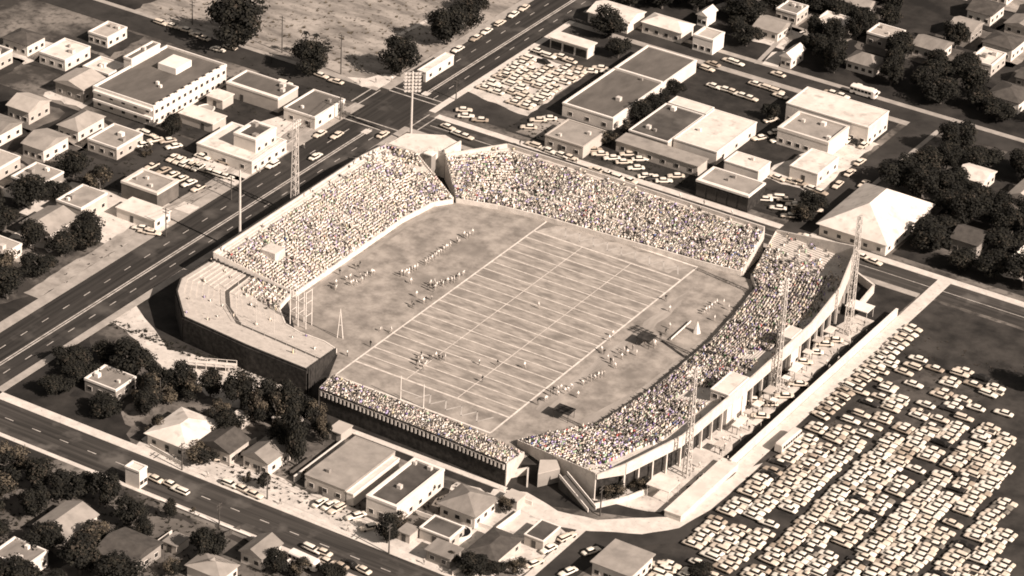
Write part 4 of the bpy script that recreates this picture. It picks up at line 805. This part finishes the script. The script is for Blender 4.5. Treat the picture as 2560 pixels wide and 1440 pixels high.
# ---------------------------------------------------------------- vehicles
PAINT = {'white': (.78, .74, .66), 'cream': (.66, .59, .5), 'tan': (.4, .34, .275), 'grey': (.2, .185, .16), 'dark': (.035, .032, .03), 'black': (.014, .013, .012)}
PM = {}
for k, c in PAINT.items():
    PM[k] = mat('car_paint_'+k, c, rough=.35); PM[k].node_tree.nodes['Principled BSDF'].inputs['Specular IOR Level'].default_value = .5
def loft(mb, st, m=0):
    n = len(st[0]); i0 = len(mb.v)
    for s in st: mb.v += s
    for a in range(len(st)-1):
        for k in range(n): p = i0+a*n; mb.f.append((p+k, p+(k+1) % n, p+n+(k+1) % n, p+n+k)); mb.m.append(m)
    mb.f.append(tuple(i0+k for k in reversed(range(n)))); mb.f.append(tuple(i0+(len(st)-1)*n+k for k in range(n))); mb.m += [m, m]
def make_car(style, paint, roofpaint):
    nm = {'sedan': 'parked_car', 'wagon': 'parked_car', 'pickup': 'pickup_truck'}[style]
    o = thing(nm, 'car', 'pickup' if style == 'pickup' else 'car')
    b = MB(); st = []
    for x, w, z0, z1 in ((-2.62, .72, .42, .72), (-2.5, .88, .34, .84), (-1.6, .95, .28, .93), (-.2, .96, .28, .93), (1.0, .96, .28, .93), (2.2, .92, .3, .86), (2.55, .82, .36, .74), (2.62, .7, .42, .66)):
        zm = (z0+z1)/2+.08; st.append([(x, -w*.86, z0), (x, -w, zm), (x, -w*.9, z1-.04), (x, -w*.6, z1), (x, w*.6, z1), (x, w*.9, z1-.04), (x, w, zm), (x, w*.86, z0)])
    loft(b, st); bd = b.build('body', PM[paint], o, True)
    xa, xb, ta, tb = {'sedan': (-1.75, 1.05, -1.15, .45), 'wagon': (-2.45, 1.05, -2.2, .45), 'pickup': (-.55, 1.05, -.4, .5)}[style]
    zb, zt = .9, 1.4
    c = [(xa, -.84, zb), (xb, -.84, zb), (xb, .84, zb), (xa, .84, zb), (ta, -.66, zt), (tb, -.66, zt), (tb, .66, zt), (ta, .66, zt)]
    b = MB(); b.v = c; b.f = [(0, 1, 5, 4), (1, 2, 6, 5), (2, 3, 7, 6), (3, 0, 4, 7), (4, 5, 6, 7)]; b.m = [0]*5; b.build('window', glass_m, o)
    b = MB(); loft(b, [[(ta-.12, -.62, zt-.03), (ta-.12, .62, zt-.03), (ta-.05, .5, zt+.05), (ta-.05, -.5, zt+.05)], [(ta+.3, -.71, zt-.03), (ta+.3, .71, zt-.03), (ta+.3, .56, zt+.1), (ta+.3, -.56, zt+.1)], [(tb-.2, -.71, zt-.03), (tb-.2, .71, zt-.03), (tb-.2, .56, zt+.1), (tb-.2, -.56, zt+.1)], [(tb+.14, -.64, zt-.04), (tb+.14, .64, zt-.04), (tb+.08, .52, zt+.04), (tb+.08, -.52, zt+.04)]]); b.build('roof', PM[roofpaint], o, True)
    if style == 'pickup': b = MB(); b.box(-2.4, -.75, .935, -.7, .75, .96); b.build('load_bed', darkwall_m, o)
    for x in (-1.55, 1.6):
        for s in (-1, 1): b = MB(); b.tube((x, s*.98, .34), (x, s*.74, .34), .35, .35, 12); b.build('wheel', tyre_m, o)
    for x in (-2.66, 2.66): b = MB(); b.box(x-.07, -.86, .4, x+.07, .86, .54); b.build('bumper', chrome_m, o)
    return o
PROTO = []
for st, p, r, wgt in (('sedan', 'white', 'white', 18), ('sedan', 'cream', 'white', 14), ('sedan', 'cream', 'cream', 9), ('sedan', 'tan', 'white', 8), ('sedan', 'tan', 'tan', 4), ('sedan', 'grey', 'white', 4), ('sedan', 'dark', 'white', 3), ('sedan', 'black', 'black', 4), ('wagon', 'white', 'white', 5), ('wagon', 'cream', 'cream', 4), ('pickup', 'cream', 'cream', 1.5)):
    PROTO.append((make_car(st, p, r), wgt, p, r, st))
def pick(bright=0):
    ws = [q[1]*(1 if bright == 0 or q[2] in ('white', 'cream') else .35) for q in PROTO]; return random.choices(PROTO, ws)[0]
def desc(q):
    kind = {'sedan': 'sedan', 'wagon': 'station wagon', 'pickup': 'pickup'}[q[4]]
    return f'{q[2]} {kind}' if q[2] == q[3] else f'{q[3]}-roofed {q[2]} {kind}'
SPEC = []
def car(x, y, ang, tail, group, bright=0, z=.09):
    SPEC.append((x, y, z, ang, pick(bright), tail, group))
def realise(x, y, z, ang, q, tail, group):
    return dup(q[0], (x, y, z), math.radians(ang)+random.choice([0, math.pi]), f'{desc(q)} {tail}', group, (random.uniform(.96, 1.06), 1, 1))
def cars_px(pts, ang, where, group, bright=0, z=.09, snapx=None):
    for i, (u, v) in enumerate(pts):
        p = G(u, v, .6); car(snapx if snapx is not None else p.x, p.y, ang+random.uniform(-4, 4), f'{where}, {nth(i+1)} of {len(pts)}' if len(pts) > 1 else where, group, bright, z)
cars_px([(866, 346)], 90, 'driving toward the crossing on the main road', None, 1, snapx=-104.5)
cars_px([(818, 401)], 90, 'driving beside the roadside grandstand on the main road', None, 1, snapx=-101.5)
cars_px([(972, 341)], 90, 'leaving the crossing near the tall floodlight', None, 1, snapx=-93.6)
cars_px([(682, 412), (800, 335)], 90, 'at the roadside in front of the low motel', 'cars stopped before the motel', 1, snapx=None)
cars_px([(1142, 122), (1190, 95), (1213, 77), (1248, 57), (1283, 36), (1308, 19)], 90, 'parked on the main road past the kiosk', 'cars parked along the far main road', 1, snapx=-108.6)
cars_px([(1345, 128), (1372, 140), (1400, 141), (1424, 152)], 0, 'in the row before the drive-in, from the road', 'cars lined up before the drive-in', 1)
cars_px([(1452, 172), (1474, 178), (1500, 170), (1520, 180)], 20, 'parked loosely between used car yard and warehouse', 'cars between the yard and warehouse', 1)
cars_px([(402, 57), (428, 64), (463, 74), (492, 88), (508, 95), (575, 118), (803, 189), (840, 204)], 0, 'along the upper street by the big tree', 'cars along the upper street', 1, snapx=None)
cars_px([(545, 124), (712, 208)], 5, 'standing near the hotel end of the upper street', 'cars near the hotel end', 1)
cars_px([(506, 392), (560, 404), (370, 335), (358, 330)], 0, 'beside the low motel drive', 'cars beside the motel drive', 1)
cars_px([(432, 395), (448, 401), (465, 407), (480, 412), (496, 418)], 88, 'in the tight row behind the motel', 'tight row of cars behind the motel', 1)
cars_px([(520, 428), (548, 437), (565, 442)], 5, 'nose to tail behind the motel near the road', 'cars nose to tail behind the motel', 1)
cars_px([(380, 415), (408, 427), (430, 438), (452, 448), (473, 458), (496, 470)], 80, 'backed up to the brown garage', 'cars backed up to the garage', 1)
cars_px([(360, 362), (388, 350), (420, 352), (435, 366)], 60, 'in the asphalt yard corner beyond the motel', 'cars in the asphalt yard corner', 1)
cars_px([(352, 570), (366, 578), (380, 582)], 20, 'crowded by the pale shed at the left crop', 'cars by the pale shed', 1)
# back street
cars_px([(1120, 318), (1146, 335), (1165, 342)], -3, 'on the back street near the crossing', 'cars on the back street by the crossing', 1)
cars_px([(1333, 362), (1372, 377), (1404, 388), (1425, 394)], -3, 'on the back street behind the far stand', 'cars behind the far stand', 1, snapx=None)
cars_px([(1490, 425), (1520, 435), (1546, 444), (1575, 452)], -3, 'on the back street by the long shed', 'cars by the long shed', 1)
cars_px([(1635, 445), (1660, 452), (1690, 440), (1615, 440), (1590, 420), (1560, 405), (1530, 395), (1500, 385), (1485, 375), (1600, 398), (1570, 385)], 40, 'jumbled on the lot before the long grey shed', 'cars jumbled before the grey shed', 1)
cars_px([(1910, 498), (1940, 492), (1965, 500), (1985, 512), (1945, 520), (1975, 540), (2000, 520), (2020, 512), (2035, 525)], 25, 'in the small dark lot by the shopfront', 'cars in the small dark lot', 1)
cars_px([(1945, 445), (1975, 452), (2000, 458), (2030, 472), (2050, 480)], -4, 'in the row below the small cream building', 'cars below the small cream building', 1)
cars_px([(2125, 432), (2150, 405), (2095, 462), (2160, 460)], 88, 'along the side street by the big hipped roof', 'cars along the side street', 1)
cars_px([(2012, 592), (2045, 604), (2080, 615), (2120, 628), (2150, 640), (2185, 655)], -3, 'at the kerb below the big hipped roof', 'cars below the big hipped roof', 1)
# far street
cars_px([(1785, 216), (1810, 223), (1832, 230), (1852, 238), (1876, 246)], -2, 'in the dark court behind the warehouse', 'cars along the dark court', 1)
cars_px([(1890, 211), (1910, 217), (1942, 228), (1950, 240)], -2, 'parked on the near side of the far street', 'cars on the near side of the far street', 1)
cars_px([(1945, 186), (1842, 158), (2078, 232), (2105, 240), (1825, 152)], -2, 'at the outer kerb of the far street', 'cars at the outer kerb of the far street', 1)
cars_px([(2150, 218), (2180, 228), (1783, 160), (1768, 172)], -2, 'among the trees along the far street', 'cars among trees by the far street', 1)
cars_px([(1945, 350), (1962, 342), (1940, 330), (1900, 345), (1928, 300)], 60, 'in the gap between cream store and office', 'cars between store and office', 1)
cars_px([(2120, 350), (2140, 352), (2160, 362), (2188, 318)], 90, 'behind the office near the hall', 'cars behind the office', 1)
cars_px([(1322, 318), (1345, 300), (1372, 296), (1200, 300), (1160, 275), (1165, 290)], 30, 'between the used car yard and back street', 'cars between used yard and back street', 1)
# front street and yards
cars_px([(385, 1196), (428, 1212), (450, 1226)], -2, 'parked at the lower kerb of the front street', 'cars at the lower kerb of the front street', 1)
cars_px([(575, 1210), (606, 1222), (635, 1236)], -2, 'parked at the upper kerb of the front street', 'cars at the upper kerb of the front street', 1)
cars_px([(800, 1256), (826, 1262), (842, 1272)], 82, 'nosed in before the pale warehouse', 'cars before the pale warehouse', 1)
cars_px([(890, 1290), (925, 1318), (985, 1300)], 60, 'beside the black roofed block', 'cars beside the black roofed block', 1)
cars_px([(686, 1386)], 60, 'on a yard across the front street', None, 1)
cars_px([(780, 1372), (805, 1380), (818, 1405), (848, 1414), (878, 1412), (905, 1424)], -3, 'lined up at the bottom side of the front street', 'cars at the bottom of the front street', 1)
cars_px([(620, 1135), (560, 1146), (410, 1105)], 40, 'in a house yard by the front street', 'cars in house yards', 1)
cars_px([(1418, 1342), (1372, 1372), (1336, 1408)], 75, 'parked along the lane beside the pale drive', 'cars along the lane', 1)
cars_px([(1478, 1378), (1420, 1430)], 70, 'on the dark lane by the square grey house', 'cars on the dark lane', 0)
cars_px([(1648, 1412), (1665, 1425)], 20, 'behind the square grey house', 'cars behind the square house', 1)
cars_px([(1945, 900), (1975, 882), (2010, 905), (2035, 880), (2060, 860), (2085, 850), (1995, 960), (1960, 990), (1920, 1010), (1900, 1040), (1880, 1000)], 30, 'in the crowded strip inside the boundary wall', 'cars in the strip behind the right stand', 1)
# cars nosed to the boundary wall
pts = []
y = 3.0
while y < 62: pts.append((90.6+random.uniform(-.3, .3), y)); y += random.uniform(2.7, 3.3)
for i, (x, y) in enumerate(pts): car(x, y, random.uniform(-14, -4), f'nosed toward the boundary wall, {nth(i+1)} from the bus', 'cars nosed toward the boundary wall', 1)
# used car yard
row = 0
for x in (-86.5, -82.2, -77.6, -73.2, -69):
    row += 1; k = 0; y = 113.5 if x < -75 else 110.5
    while y < 143:
        y += random.uniform(2.3, 2.7)
        if random.random() < .12: continue
        k += 1; car(x+random.uniform(-.4, .4), y, random.uniform(-6, 6), f'{nth(k)} in the {nth(row)} row of the used car yard', 'cars in the used car yard', 1)
# big car park: double rows with aisles
HOLES = [(1850, 1295, 26), (1965, 1305, 30), (1715, 1400, 40), (2085, 1380, 24), (2150, 1280, 24), (2080, 1205, 30), (2040, 1030, 46), (1925, 1130, 26), (2300, 1180, 40), (2380, 1300, 36)]
LOT = []
for ri, x in enumerate((93.2, 98.8, 104.4, 111.6, 117.2, 122.8, 130, 135.6, 141.2, 148.4, 154, 159.6, 166.8, 172.4)):
    y = -92.0
    while y < 46:
        y += random.uniform(2.05, 2.35)
        u, v = PX(x, y, .6)
        if v > 1452 or u > 2520 or random.random() < .06: continue
        if v < (1062 if u > 1985 else 1105+max(0, 1960-u)*.62) and not (u > 2130 and v > 850 and random.random() < .55): continue
        if any((u-a)**2+((v-c)*1.4)**2 < r*r for a, c, r in HOLES) and random.random() < .85: continue
        if v < 1130 and random.random() < .12: continue
        LOT.append((ri, x, y))
cnt = {}
for ri, x, y in LOT:
    cnt[ri] = cnt.get(ri, 0)+1
    car(x+random.uniform(-.6, .6), y, random.uniform(-4, 4), f'{nth(cnt[ri])} in the {nth(ri+1)} row of the packed car park', 'cars in the packed car park', 1)
SPEC.sort(key=lambda c: (Vector(c[:3])-CAM).length+(900 if PX(*c[:3])[0] > 2240 or PX(*c[:3])[0] < 325 else 0))   # first those the photograph shows
for c in SPEC[:305]: realise(*c)
if len(SPEC) > 305:              # the smallest and farthest cars, past what anyone would count
    FV = MB(); fm = [PM[k] for k in PAINT]+[glass_m, tyre_m, chrome_m, darkwall_m]; ix = {m.name: i for i, m in enumerate(fm)}
    for x, y, z, ang, q, tail, group in SPEC[305:]:
        a = math.radians(ang)+random.choice([0, math.pi]); ca, sa = math.cos(a), math.sin(a)
        for ch in kids(q[0]):
            i0 = len(FV.v); FV.v += [(x+v.co.x*ca-v.co.y*sa, y+v.co.x*sa+v.co.y*ca, z+v.co.z) for v in ch.data.vertices]; mi = ix[ch.data.materials[0].name]
            for p in ch.data.polygons: FV.f.append(tuple(i0+k for k in p.vertices)); FV.m.append(mi)
    tag(FV.build('parked_car', fm), 'farthest parked cars of the used car yard, far streets and car park edge', 'cars', kind='stuff')
print('cars', len(SPEC), 'lot', len(LOT))
for q in PROTO: kill(q[0])
# bus, trailer
def bus(label, x, y, rz, ln=10.5, name='bus', roofm=cream_m):
    o = thing(name, label, name, (x, y, .1), rz); b = MB(); h2 = ln/2
    loft(b, [[(xx, -w, .5), (xx, -w, z-.3), (xx, -w*.75, z), (xx, w*.75, z), (xx, w, z-.3), (xx, w, .5)] for xx, w, z in ((-h2, 1.05, 2.7), (-h2+.3, 1.25, 3.0), (h2-.6, 1.25, 3.0), (h2, 1.05, 2.6))]); b.build('body', roofm, o)
    for s in (-1, 1):
        for k in range(int(ln/1.3)): q = MB(); xx = -h2+.9+k*1.25; q.box(xx-.5, s*1.26-.02, 1.6, xx+.5, s*1.26+.02, 2.4); q.build('window', glass_m, o)
    q = MB(); q.box(h2+.0, -.9, 1.5, h2+.04, .9, 2.4); q.build('windscreen', glass_m, o)
    for xx in (-h2+1.8, h2-1.8):
        for s in (-1, 1): q = MB(); q.tube((xx, s*1.28, .5), (xx, s*1.0, .5), .5, .5, 12); q.build('wheel', tyre_m, o)
p = G(1972, 1090, 2.9); bus('pale bus parked at the end of the boundary wall', p.x, p.y, math.radians(88))
p = G(2160, 222, 2.5); bus('long white trailer among the trees beyond the far street', p.x, p.y, 0, 9, 'trailer', white_m)
p = G(760, 1393, 2.5); bus('white bus at the bottom kerb of the front street', p.x, p.y, math.radians(-3), 8.5, 'bus', white_m)
# ---------------------------------------------------------------- trees
def crown_mesh(kind, seed, n):
    r = random.Random(seed); v = []; f = []; m = []
    cl = []
    for _ in range({'broad': 26, 'tall': 22, 'scrub': 14}[kind]):
        while True:
            p = Vector((r.uniform(-1, 1), r.uniform(-1, 1), r.uniform(-1, 1)))
            if p.length < 1: break
        p = p*.78
        if kind == 'tall': p = Vector((p.x*.62, p.y*.62, p.z))
        if p.z < -.6: p.z *= .8
        cl.append((p, r.uniform(.24, .44), r.choice([0, 0, 0, 0, 1, 1]) if kind != 'scrub' else r.choice([0, 1, 2, 2, 3])))
    for _ in range(n):
        c, R_, tone = r.choice(cl); d = Vector((r.gauss(0, 1), r.gauss(0, 1), r.gauss(0, 1))).normalized(); p = c+d*R_*r.uniform(.55, 1.08)
        s = r.uniform(.035, .08); nrm = (d+Vector((r.uniform(-.7, .7), r.uniform(-.7, .7), r.uniform(-.3, .9)))).normalized(); x = nrm.orthogonal().normalized(); x = Matrix.Rotation(r.uniform(0, 6.28), 3, nrm) @ x; y = nrm.cross(x)*r.uniform(.5, .9)
        i = len(v); v += [tuple(p-x*s), tuple(p-y*s), tuple(p+x*s*1.2), tuple(p+y*s)]; f.append((i, i+1, i+2, i+3)); m.append(min(3, max(0, tone+r.choice([-1, 0, 0, 1]))))
    me = bpy.data.meshes.new('crown'); me.from_pydata(v, [], f); me.update()
    for q in leaf_m: me.materials.append(q)
    me.polygons.foreach_set('material_index', m); return me
CR_M = {'broad': [crown_mesh('broad', s, 5200) for s in (1, 2, 3)], 'tall': [crown_mesh('tall', s, 4200) for s in (4, 5)], 'scrub': [crown_mesh('scrub', s, 2600) for s in (6, 7, 8)]}
def trunk_mesh(seed):
    r = random.Random(seed); b = MB(); b.tube((0, 0, 0), (.1, .05, .45), .07, .05, 7)
    for k in range(5):
        t = k*1.256+r.uniform(-.3, .3); e = Vector((math.cos(t)*r.uniform(.35, .6), math.sin(t)*r.uniform(.35, .6), r.uniform(.6, .85))); mid = Vector((.1, .05, .45)).lerp(e, .5)+Vector((0, 0, -.03))
        b.tube((.1, .05, .43), mid, .04, .028, 5); b.tube(mid, e, .028, .012, 5)
    me = bpy.data.meshes.new('trunk'); me.from_pydata(b.v, [], b.f); me.materials.append(bark_m); me.update(); return me
TR_M = [trunk_mesh(s) for s in (1, 2, 3)]
NT = 0
def tree(x, y, w, h, kind, label, name=None, group=None):
    global NT; NT += 1
    o = thing(name or {'broad': 'broad_tree', 'tall': 'tall_tree', 'scrub': 'shrub'}[kind], label, 'shrub' if kind == 'scrub' else 'tree', (x, y, 0), random.uniform(0, 6.28), group)
    t = bpy.data.objects.new('trunk', random.choice(TR_M)); COL.objects.link(t); t.parent = o; t.scale = (w*.5, w*.5, h)
    c = bpy.data.objects.new('crown', random.choice(CR_M[kind])); COL.objects.link(c); c.parent = o; hz = h*.5; c.location = (0, 0, h-hz*.92); c.scale = (w/2*1.12, w/2*1.12, hz)
def tree_px(u, v, wpx, hpx, kind, label, **k):
    "v is the row where the tree meets the ground"
    p = G(u, v); s = CF/(p-CAM).length; tree(p.x, p.y, wpx/s, hpx/s/.83, kind, label, **k)
for a in ((592, 118, 150, 112, 'broad', 'huge dark round tree beside the vacant lot'), (778, 186, 102, 76, 'broad', 'dark round tree at the near edge of the vacant lot'), (1000, 192, 92, 92, 'broad', 'dark leaning tree between the vacant lot and crossing'),
          (1118, 112, 92, 90, 'broad', 'dark tree mass beside the far main road'), (1165, 78, 74, 70, 'broad', 'dark tree behind the cars parked along the far main road'), (1190, 30, 70, 60, 'broad', 'dark tree at the top edge above the parked cars'),
          (430, 345, 52, 62, 'broad', 'small dark tree at the near corner of the hotel'), (368, 390, 30, 30, 'scrub', 'small shrub in the asphalt yard by the left crop'),
          (395, 1012, 92, 70, 'scrub', 'brownish brush clump under the sandy yard at the left crop'), (355, 1000, 50, 60, 'scrub', 'ragged shrub at the left crop beside the sandy yard'), (478, 1000, 66, 66, 'scrub', 'grey green shrub among the yard trees'), (525, 995, 74, 70, 'tall', 'dark tree in front of the timber walkway'),
          (570, 1095, 76, 62, 'broad', 'dark tree between the pale hip roof and sandy patch'), (640, 1058, 66, 78, 'scrub', 'tall brown brush at the foot of the dark wall'), (690, 1062, 72, 82, 'scrub', 'brownish tree below the dark wall near the end stand'), (745, 1062, 72, 80, 'broad', 'dark tree at the left end of the low end stand'),
          (790, 1085, 56, 74, 'scrub', 'ragged brown tree touching the end stand'), (742, 1165, 78, 150, 'tall', 'tall dark tree beside the thin white wall'), (715, 1110, 60, 84, 'tall', 'dark tree behind the tall tree by the white wall'), (690, 1090, 40, 46, 'scrub', 'shrub with pale tips in a house yard'),
          (602, 1022, 96, 84, 'broad', 'wide dark tree just below the timber walkway'), (668, 1040, 80, 80, 'broad', 'dark tree merging into the brush below the dark wall'), (722, 1050, 92, 96, 'broad', 'largest dark tree of the clump under the dark wall'), (455, 985, 76, 70, 'broad', 'dark tree at the lower edge of the sandy yard'),
          (408, 978, 70, 60, 'broad', 'dark tree at the left crop under the sandy yard'), (548, 1062, 66, 60, 'scrub', 'brown shrub above the pale hip roof'), (702, 1136, 66, 72, 'broad', 'dark tree behind the grey gabled house with bright porch'), (808, 1112, 46, 66, 'scrub', 'ragged shrub at the base of the low end stand'), (365, 1040, 60, 70, 'broad', 'dark tree at the left crop beside the brush clump'),
          (768, 1208, 30, 36, 'scrub', 'small shrub at the corner of the pale warehouse'), (660, 1222, 34, 44, 'broad', 'small round tree at the front street pavement'), (618, 1205, 24, 26, 'scrub', 'low shrub by the bright porch'), (500, 1160, 90, 44, 'scrub', 'wide dark hedge clump by the front street'),
          (390, 1090, 52, 50, 'scrub', 'dark shrub at the left crop above the front street'), (520, 1405, 84, 90, 'broad', 'dark tree across the front street from the low white wall'), (425, 1300, 40, 52, 'tall', 'narrow dark tree along the pale driveway'), (482, 1290, 16, 22, 'scrub', 'tiny dark bush by the pale driveway'),
          (360, 1350, 50, 60, 'broad', 'dark tree at the left crop below the front street'), (430, 1440, 56, 40, 'scrub', 'shrub before the bottom hip roofed house'), (690, 1432, 70, 50, 'broad', 'dark tree behind the grey gabled house'), (750, 1440, 60, 44, 'scrub', 'brush at the bottom crop beside the white bus'),
          (830, 1448, 70, 40, 'broad', 'dark tree below the cars at the bottom of front street'), (968, 1358, 62, 66, 'broad', 'dark tree on the pavement below the black roofed block'), (1075, 1235, 30, 34, 'scrub', 'small shrub between black roof and grey hip roof'), (1130, 1410, 44, 32, 'scrub', 'shrub behind the small grey shack'),
          (1265, 1285, 44, 44, 'scrub', 'brown shrub by the pale plaza wall'), (1000, 1322, 46, 40, 'scrub', 'shrub in front of the dark flat shed'), (1290, 1432, 50, 44, 'scrub', 'shrub at the lane corner by the bottom crop'), (1180, 1440, 80, 50, 'broad', 'dark tree below the black roofed square house'),
          (1240, 1440, 50, 40, 'broad', 'dark tree at the bottom crop near the lane'), (1535, 1250, 60, 40, 'scrub', 'dark hedge beside the entrance ramps'), (1600, 1225, 52, 36, 'scrub', 'dark hedge by the square white canopy'), (1750, 1445, 60, 40, 'broad', 'dark tree at the bottom edge of the car park'),
          (1600, 300, 60, 44, 'broad', 'dark tree at the lower end of the warehouse'), (1645, 275, 60, 44, 'broad', 'dark tree along the warehouse side'), (1570, 335, 44, 34, 'scrub', 'shrub at the near corner of the warehouse'), (1520, 360, 46, 36, 'scrub', 'speckled shrub by the back street lot'), (1690, 240, 44, 36, 'broad', 'dark tree by the cars beside the warehouse'),
          (2030, 535, 70, 50, 'broad', 'dark tree beside the big hipped roof'), (2005, 555, 60, 40, 'scrub', 'shrub at the corner of the small dark lot'), (1925, 300, 44, 40, 'broad', 'dark tree in the court before the office'), (1520, 95, 90, 66, 'broad', 'dark tree behind the drive-in'), (1545, 145, 60, 52, 'broad', 'dark tree between drive-in and warehouse'), (1930, 860, 60, 40, 'scrub', 'dark shrub behind the rear wall of the right stand')): tree_px(*a)
def palm(u, v, vt, label):
    p = G(u, v); h = htop(p.x, p.y, vt); o = thing('palm_tree', label, 'palm tree', (p.x, p.y, 0)); b = MB(); b.tube((0, 0, 0), (.2, .1, h*.5), .3, .24, 7); b.tube((.2, .1, h*.5), (.1, 0, h-1), .24, .2, 7); b.build('trunk', bark_m, o)
    c = MB()
    for k in range(18):
        t = k*.7; r = random.uniform(1.2, 1.9); dz = random.uniform(-1.1, .5); d = Vector((math.cos(t), math.sin(t), 0)); n = Vector((-d.y, d.x, 0))
        a = Vector((.1, 0, h-1)); m_ = a+d*r*.55+Vector((0, 0, .5+dz*.2)); e = a+d*r+Vector((0, 0, dz)); c.face([a-n*.1, m_-n*.28, m_+n*.28, a+n*.1]); c.face([m_-n*.28, e, e, m_+n*.28][:2]+[m_+n*.28])
    c.build('crown', leaf_m[0], o)
palm(763, 150, 76, 'thin palm rising behind the dark round tree, left of its twin'); palm(789, 152, 83, 'thin palm rising behind the dark round tree, right of its twin'); palm(766, 1215, 1185, 'small palm at the corner of the pale warehouse wall')
# dark wooded gardens beyond the far street, and yards to either side of the photographed block
def free(x, y, r=4):
    if -116-r < x < -88+r or 76-r < y < 96+r and x > -116 or 82-r < y < 99+r and x < -100 or -133-r < y < -112+r or 173-r < y < 190+r and x > -95: return False
    if -92 < x < 86 and -80 < y < 80: return False
    if 84 < x < 131 and -110 < y < 80: return False
    if any((x-c[1])**2+(y-c[2])**2 < 40 for c in LOT): return False
    if 30-r < x < 44+r and 88 < y < 190: return False
    if -212 < x < -112 and 97 < y < 300: return False
    return all(not (bx0-r < x < bx1+r and by0-r < y < by1+r) for bx0, by0, bx1, by1 in BUSY)
BUSY = []
for o in list(COL.objects):
    if o.type == 'EMPTY' and o.parent is None and any(c.name.startswith('roof') for c in o.children):
        for c in o.children:
            if c.name.startswith('wall'):
                xs = [v.co.x+o.location.x for v in c.data.vertices]; ys = [v.co.y+o.location.y for v in c.data.vertices]; BUSY.append((min(xs), min(ys), max(xs), max(ys)))
rh = random.Random(21); HN = [0, 0, 0]
ROOFS = [('pale', paler_m), ('grey', shing_m), ('dark', dshing_m), ('gravel', grav_m), ('tan', mat('tan_roof', T(.34, .05), T(.46, .04), .4, 8, .3, .7))]
for gx in range(-340, 330, 17):
    for gy in range(-230, 330, 19):
        x, y = gx+rh.uniform(-2, 2), gy+rh.uniform(-3, 3); u, v = PX(x, y)
        side = 0 if -30 < u < 322 and -30 < v < 1470 else 1 if 2250 < u < 2590 and -40 < v < 860 else 2 if 1840 < u < 2215 and 0 < v < 130 and v < 60+(u-1800)*.25 else None
        if side is None or rh.random() < (.3 if side < 2 else .1) or not free(x, y, 7) : continue
        w_, d_ = rh.uniform(7.5, 11), rh.uniform(8, 13); rn, rm = rh.choice(ROOFS); HN[side] += 1; kd = rh.choice(['hip', 'gable', 'gable', 'flat'])
        where = ('past the roads at the outer west', 'past the side street at the outer east', 'in the wooded gardens beyond the far street')[side]
        building({'hip': 'hip_house', 'gable': 'gable_house', 'flat': 'flat_house'}[kd], f'{rn} roofed {"hipped" if kd == "hip" else "gabled" if kd == "gable" else "flat"} house {where}, {nth(HN[side])} of its block', (x-w_/2, y-d_/2, x+w_/2, y+d_/2), rh.uniform(3.2, 4.6), rh.choice([cream_m, tan_m, cream_m, grey_m]), rm, kd, rise=rh.uniform(1.4, 2.2), ridge=rh.choice('xy') if kd == 'gable' else ('y' if d_ > w_ else 'x'), wy=(3, 1), wx=(3, 1), vents=2, group='houses '+where)
        BUSY.append((x-w_/2, y-d_/2, x+w_/2, y+d_/2)); sheet('yard', [(x-8, y-9), (x+8, y-9), (x+8, y+9), (x-8, y+9)], .061, rh.choice([lawn_m, sand_m, yard_m, lot_m]), .9)
rr = random.Random(5); made = []
def plantable(lo, hi, test, tries, dmin):
    out = []
    for _ in range(tries):
        u, v = rr.uniform(*lo), rr.uniform(*hi); p = G(u, v)
        if not test(u, v) or not free(p.x, p.y): continue
        if any((p.x-a)**2+(p.y-c)**2 < dmin**2 for a, c in made): continue
        made.append((p.x, p.y)); out.append((p.x, p.y, u, v))
    return out
def clear_tree(u, v):           # keep the houses and drives among the gardens visible
    return not any(a < u < c and b_ < v < d for a, b_, c, d in ((1570, 30, 1830, 190), (1870, 60, 2030, 180), (2090, 110, 2225, 210), (2130, 200, 2200, 240)))
sp = sorted(plantable((1500, 2240), (-40, 250), lambda u, v: clear_tree(u, v) and v < 90+(u-1600)*.26, 1500, 6.2), key=lambda q: q[0])
for i, (x, y, u, v) in enumerate(sp): tree(x, y, rr.uniform(7, 12), rr.uniform(7, 12), rr.choice(['broad', 'broad', 'tall']), f'dark leafy tree in the wooded gardens beyond the far street, {nth(i+1)} counted along the street', group='trees in the wooded gardens')
sp = sorted(plantable((2236, 2600), (-60, 1500), lambda u, v: v < 1000, 1200, 8.5), key=lambda q: q[1])
for i, (x, y, u, v) in enumerate(sp[:34]): tree(x, y, rr.uniform(8, 13), rr.uniform(7, 12), rr.choice(['broad', 'broad', 'tall']), f'dark leafy tree on the outskirts past the side street and car park, {nth(i+1)} from far', group='trees past the side street')
sp = sorted(plantable((-60, 335), (-60, 1500), lambda u, v: True, 1500, 8), key=lambda q: q[1])
for i, (x, y, u, v) in enumerate(sp[:42]): tree(x, y, rr.uniform(7, 12), rr.uniform(6, 11), rr.choice(['broad', 'broad', 'tall', 'scrub']), f'dark bushy tree on the outskirts past the hotel and sandy yard, {nth(i+1)} from far', group='trees past the hotel and sandy yard')
print('trees', NT)
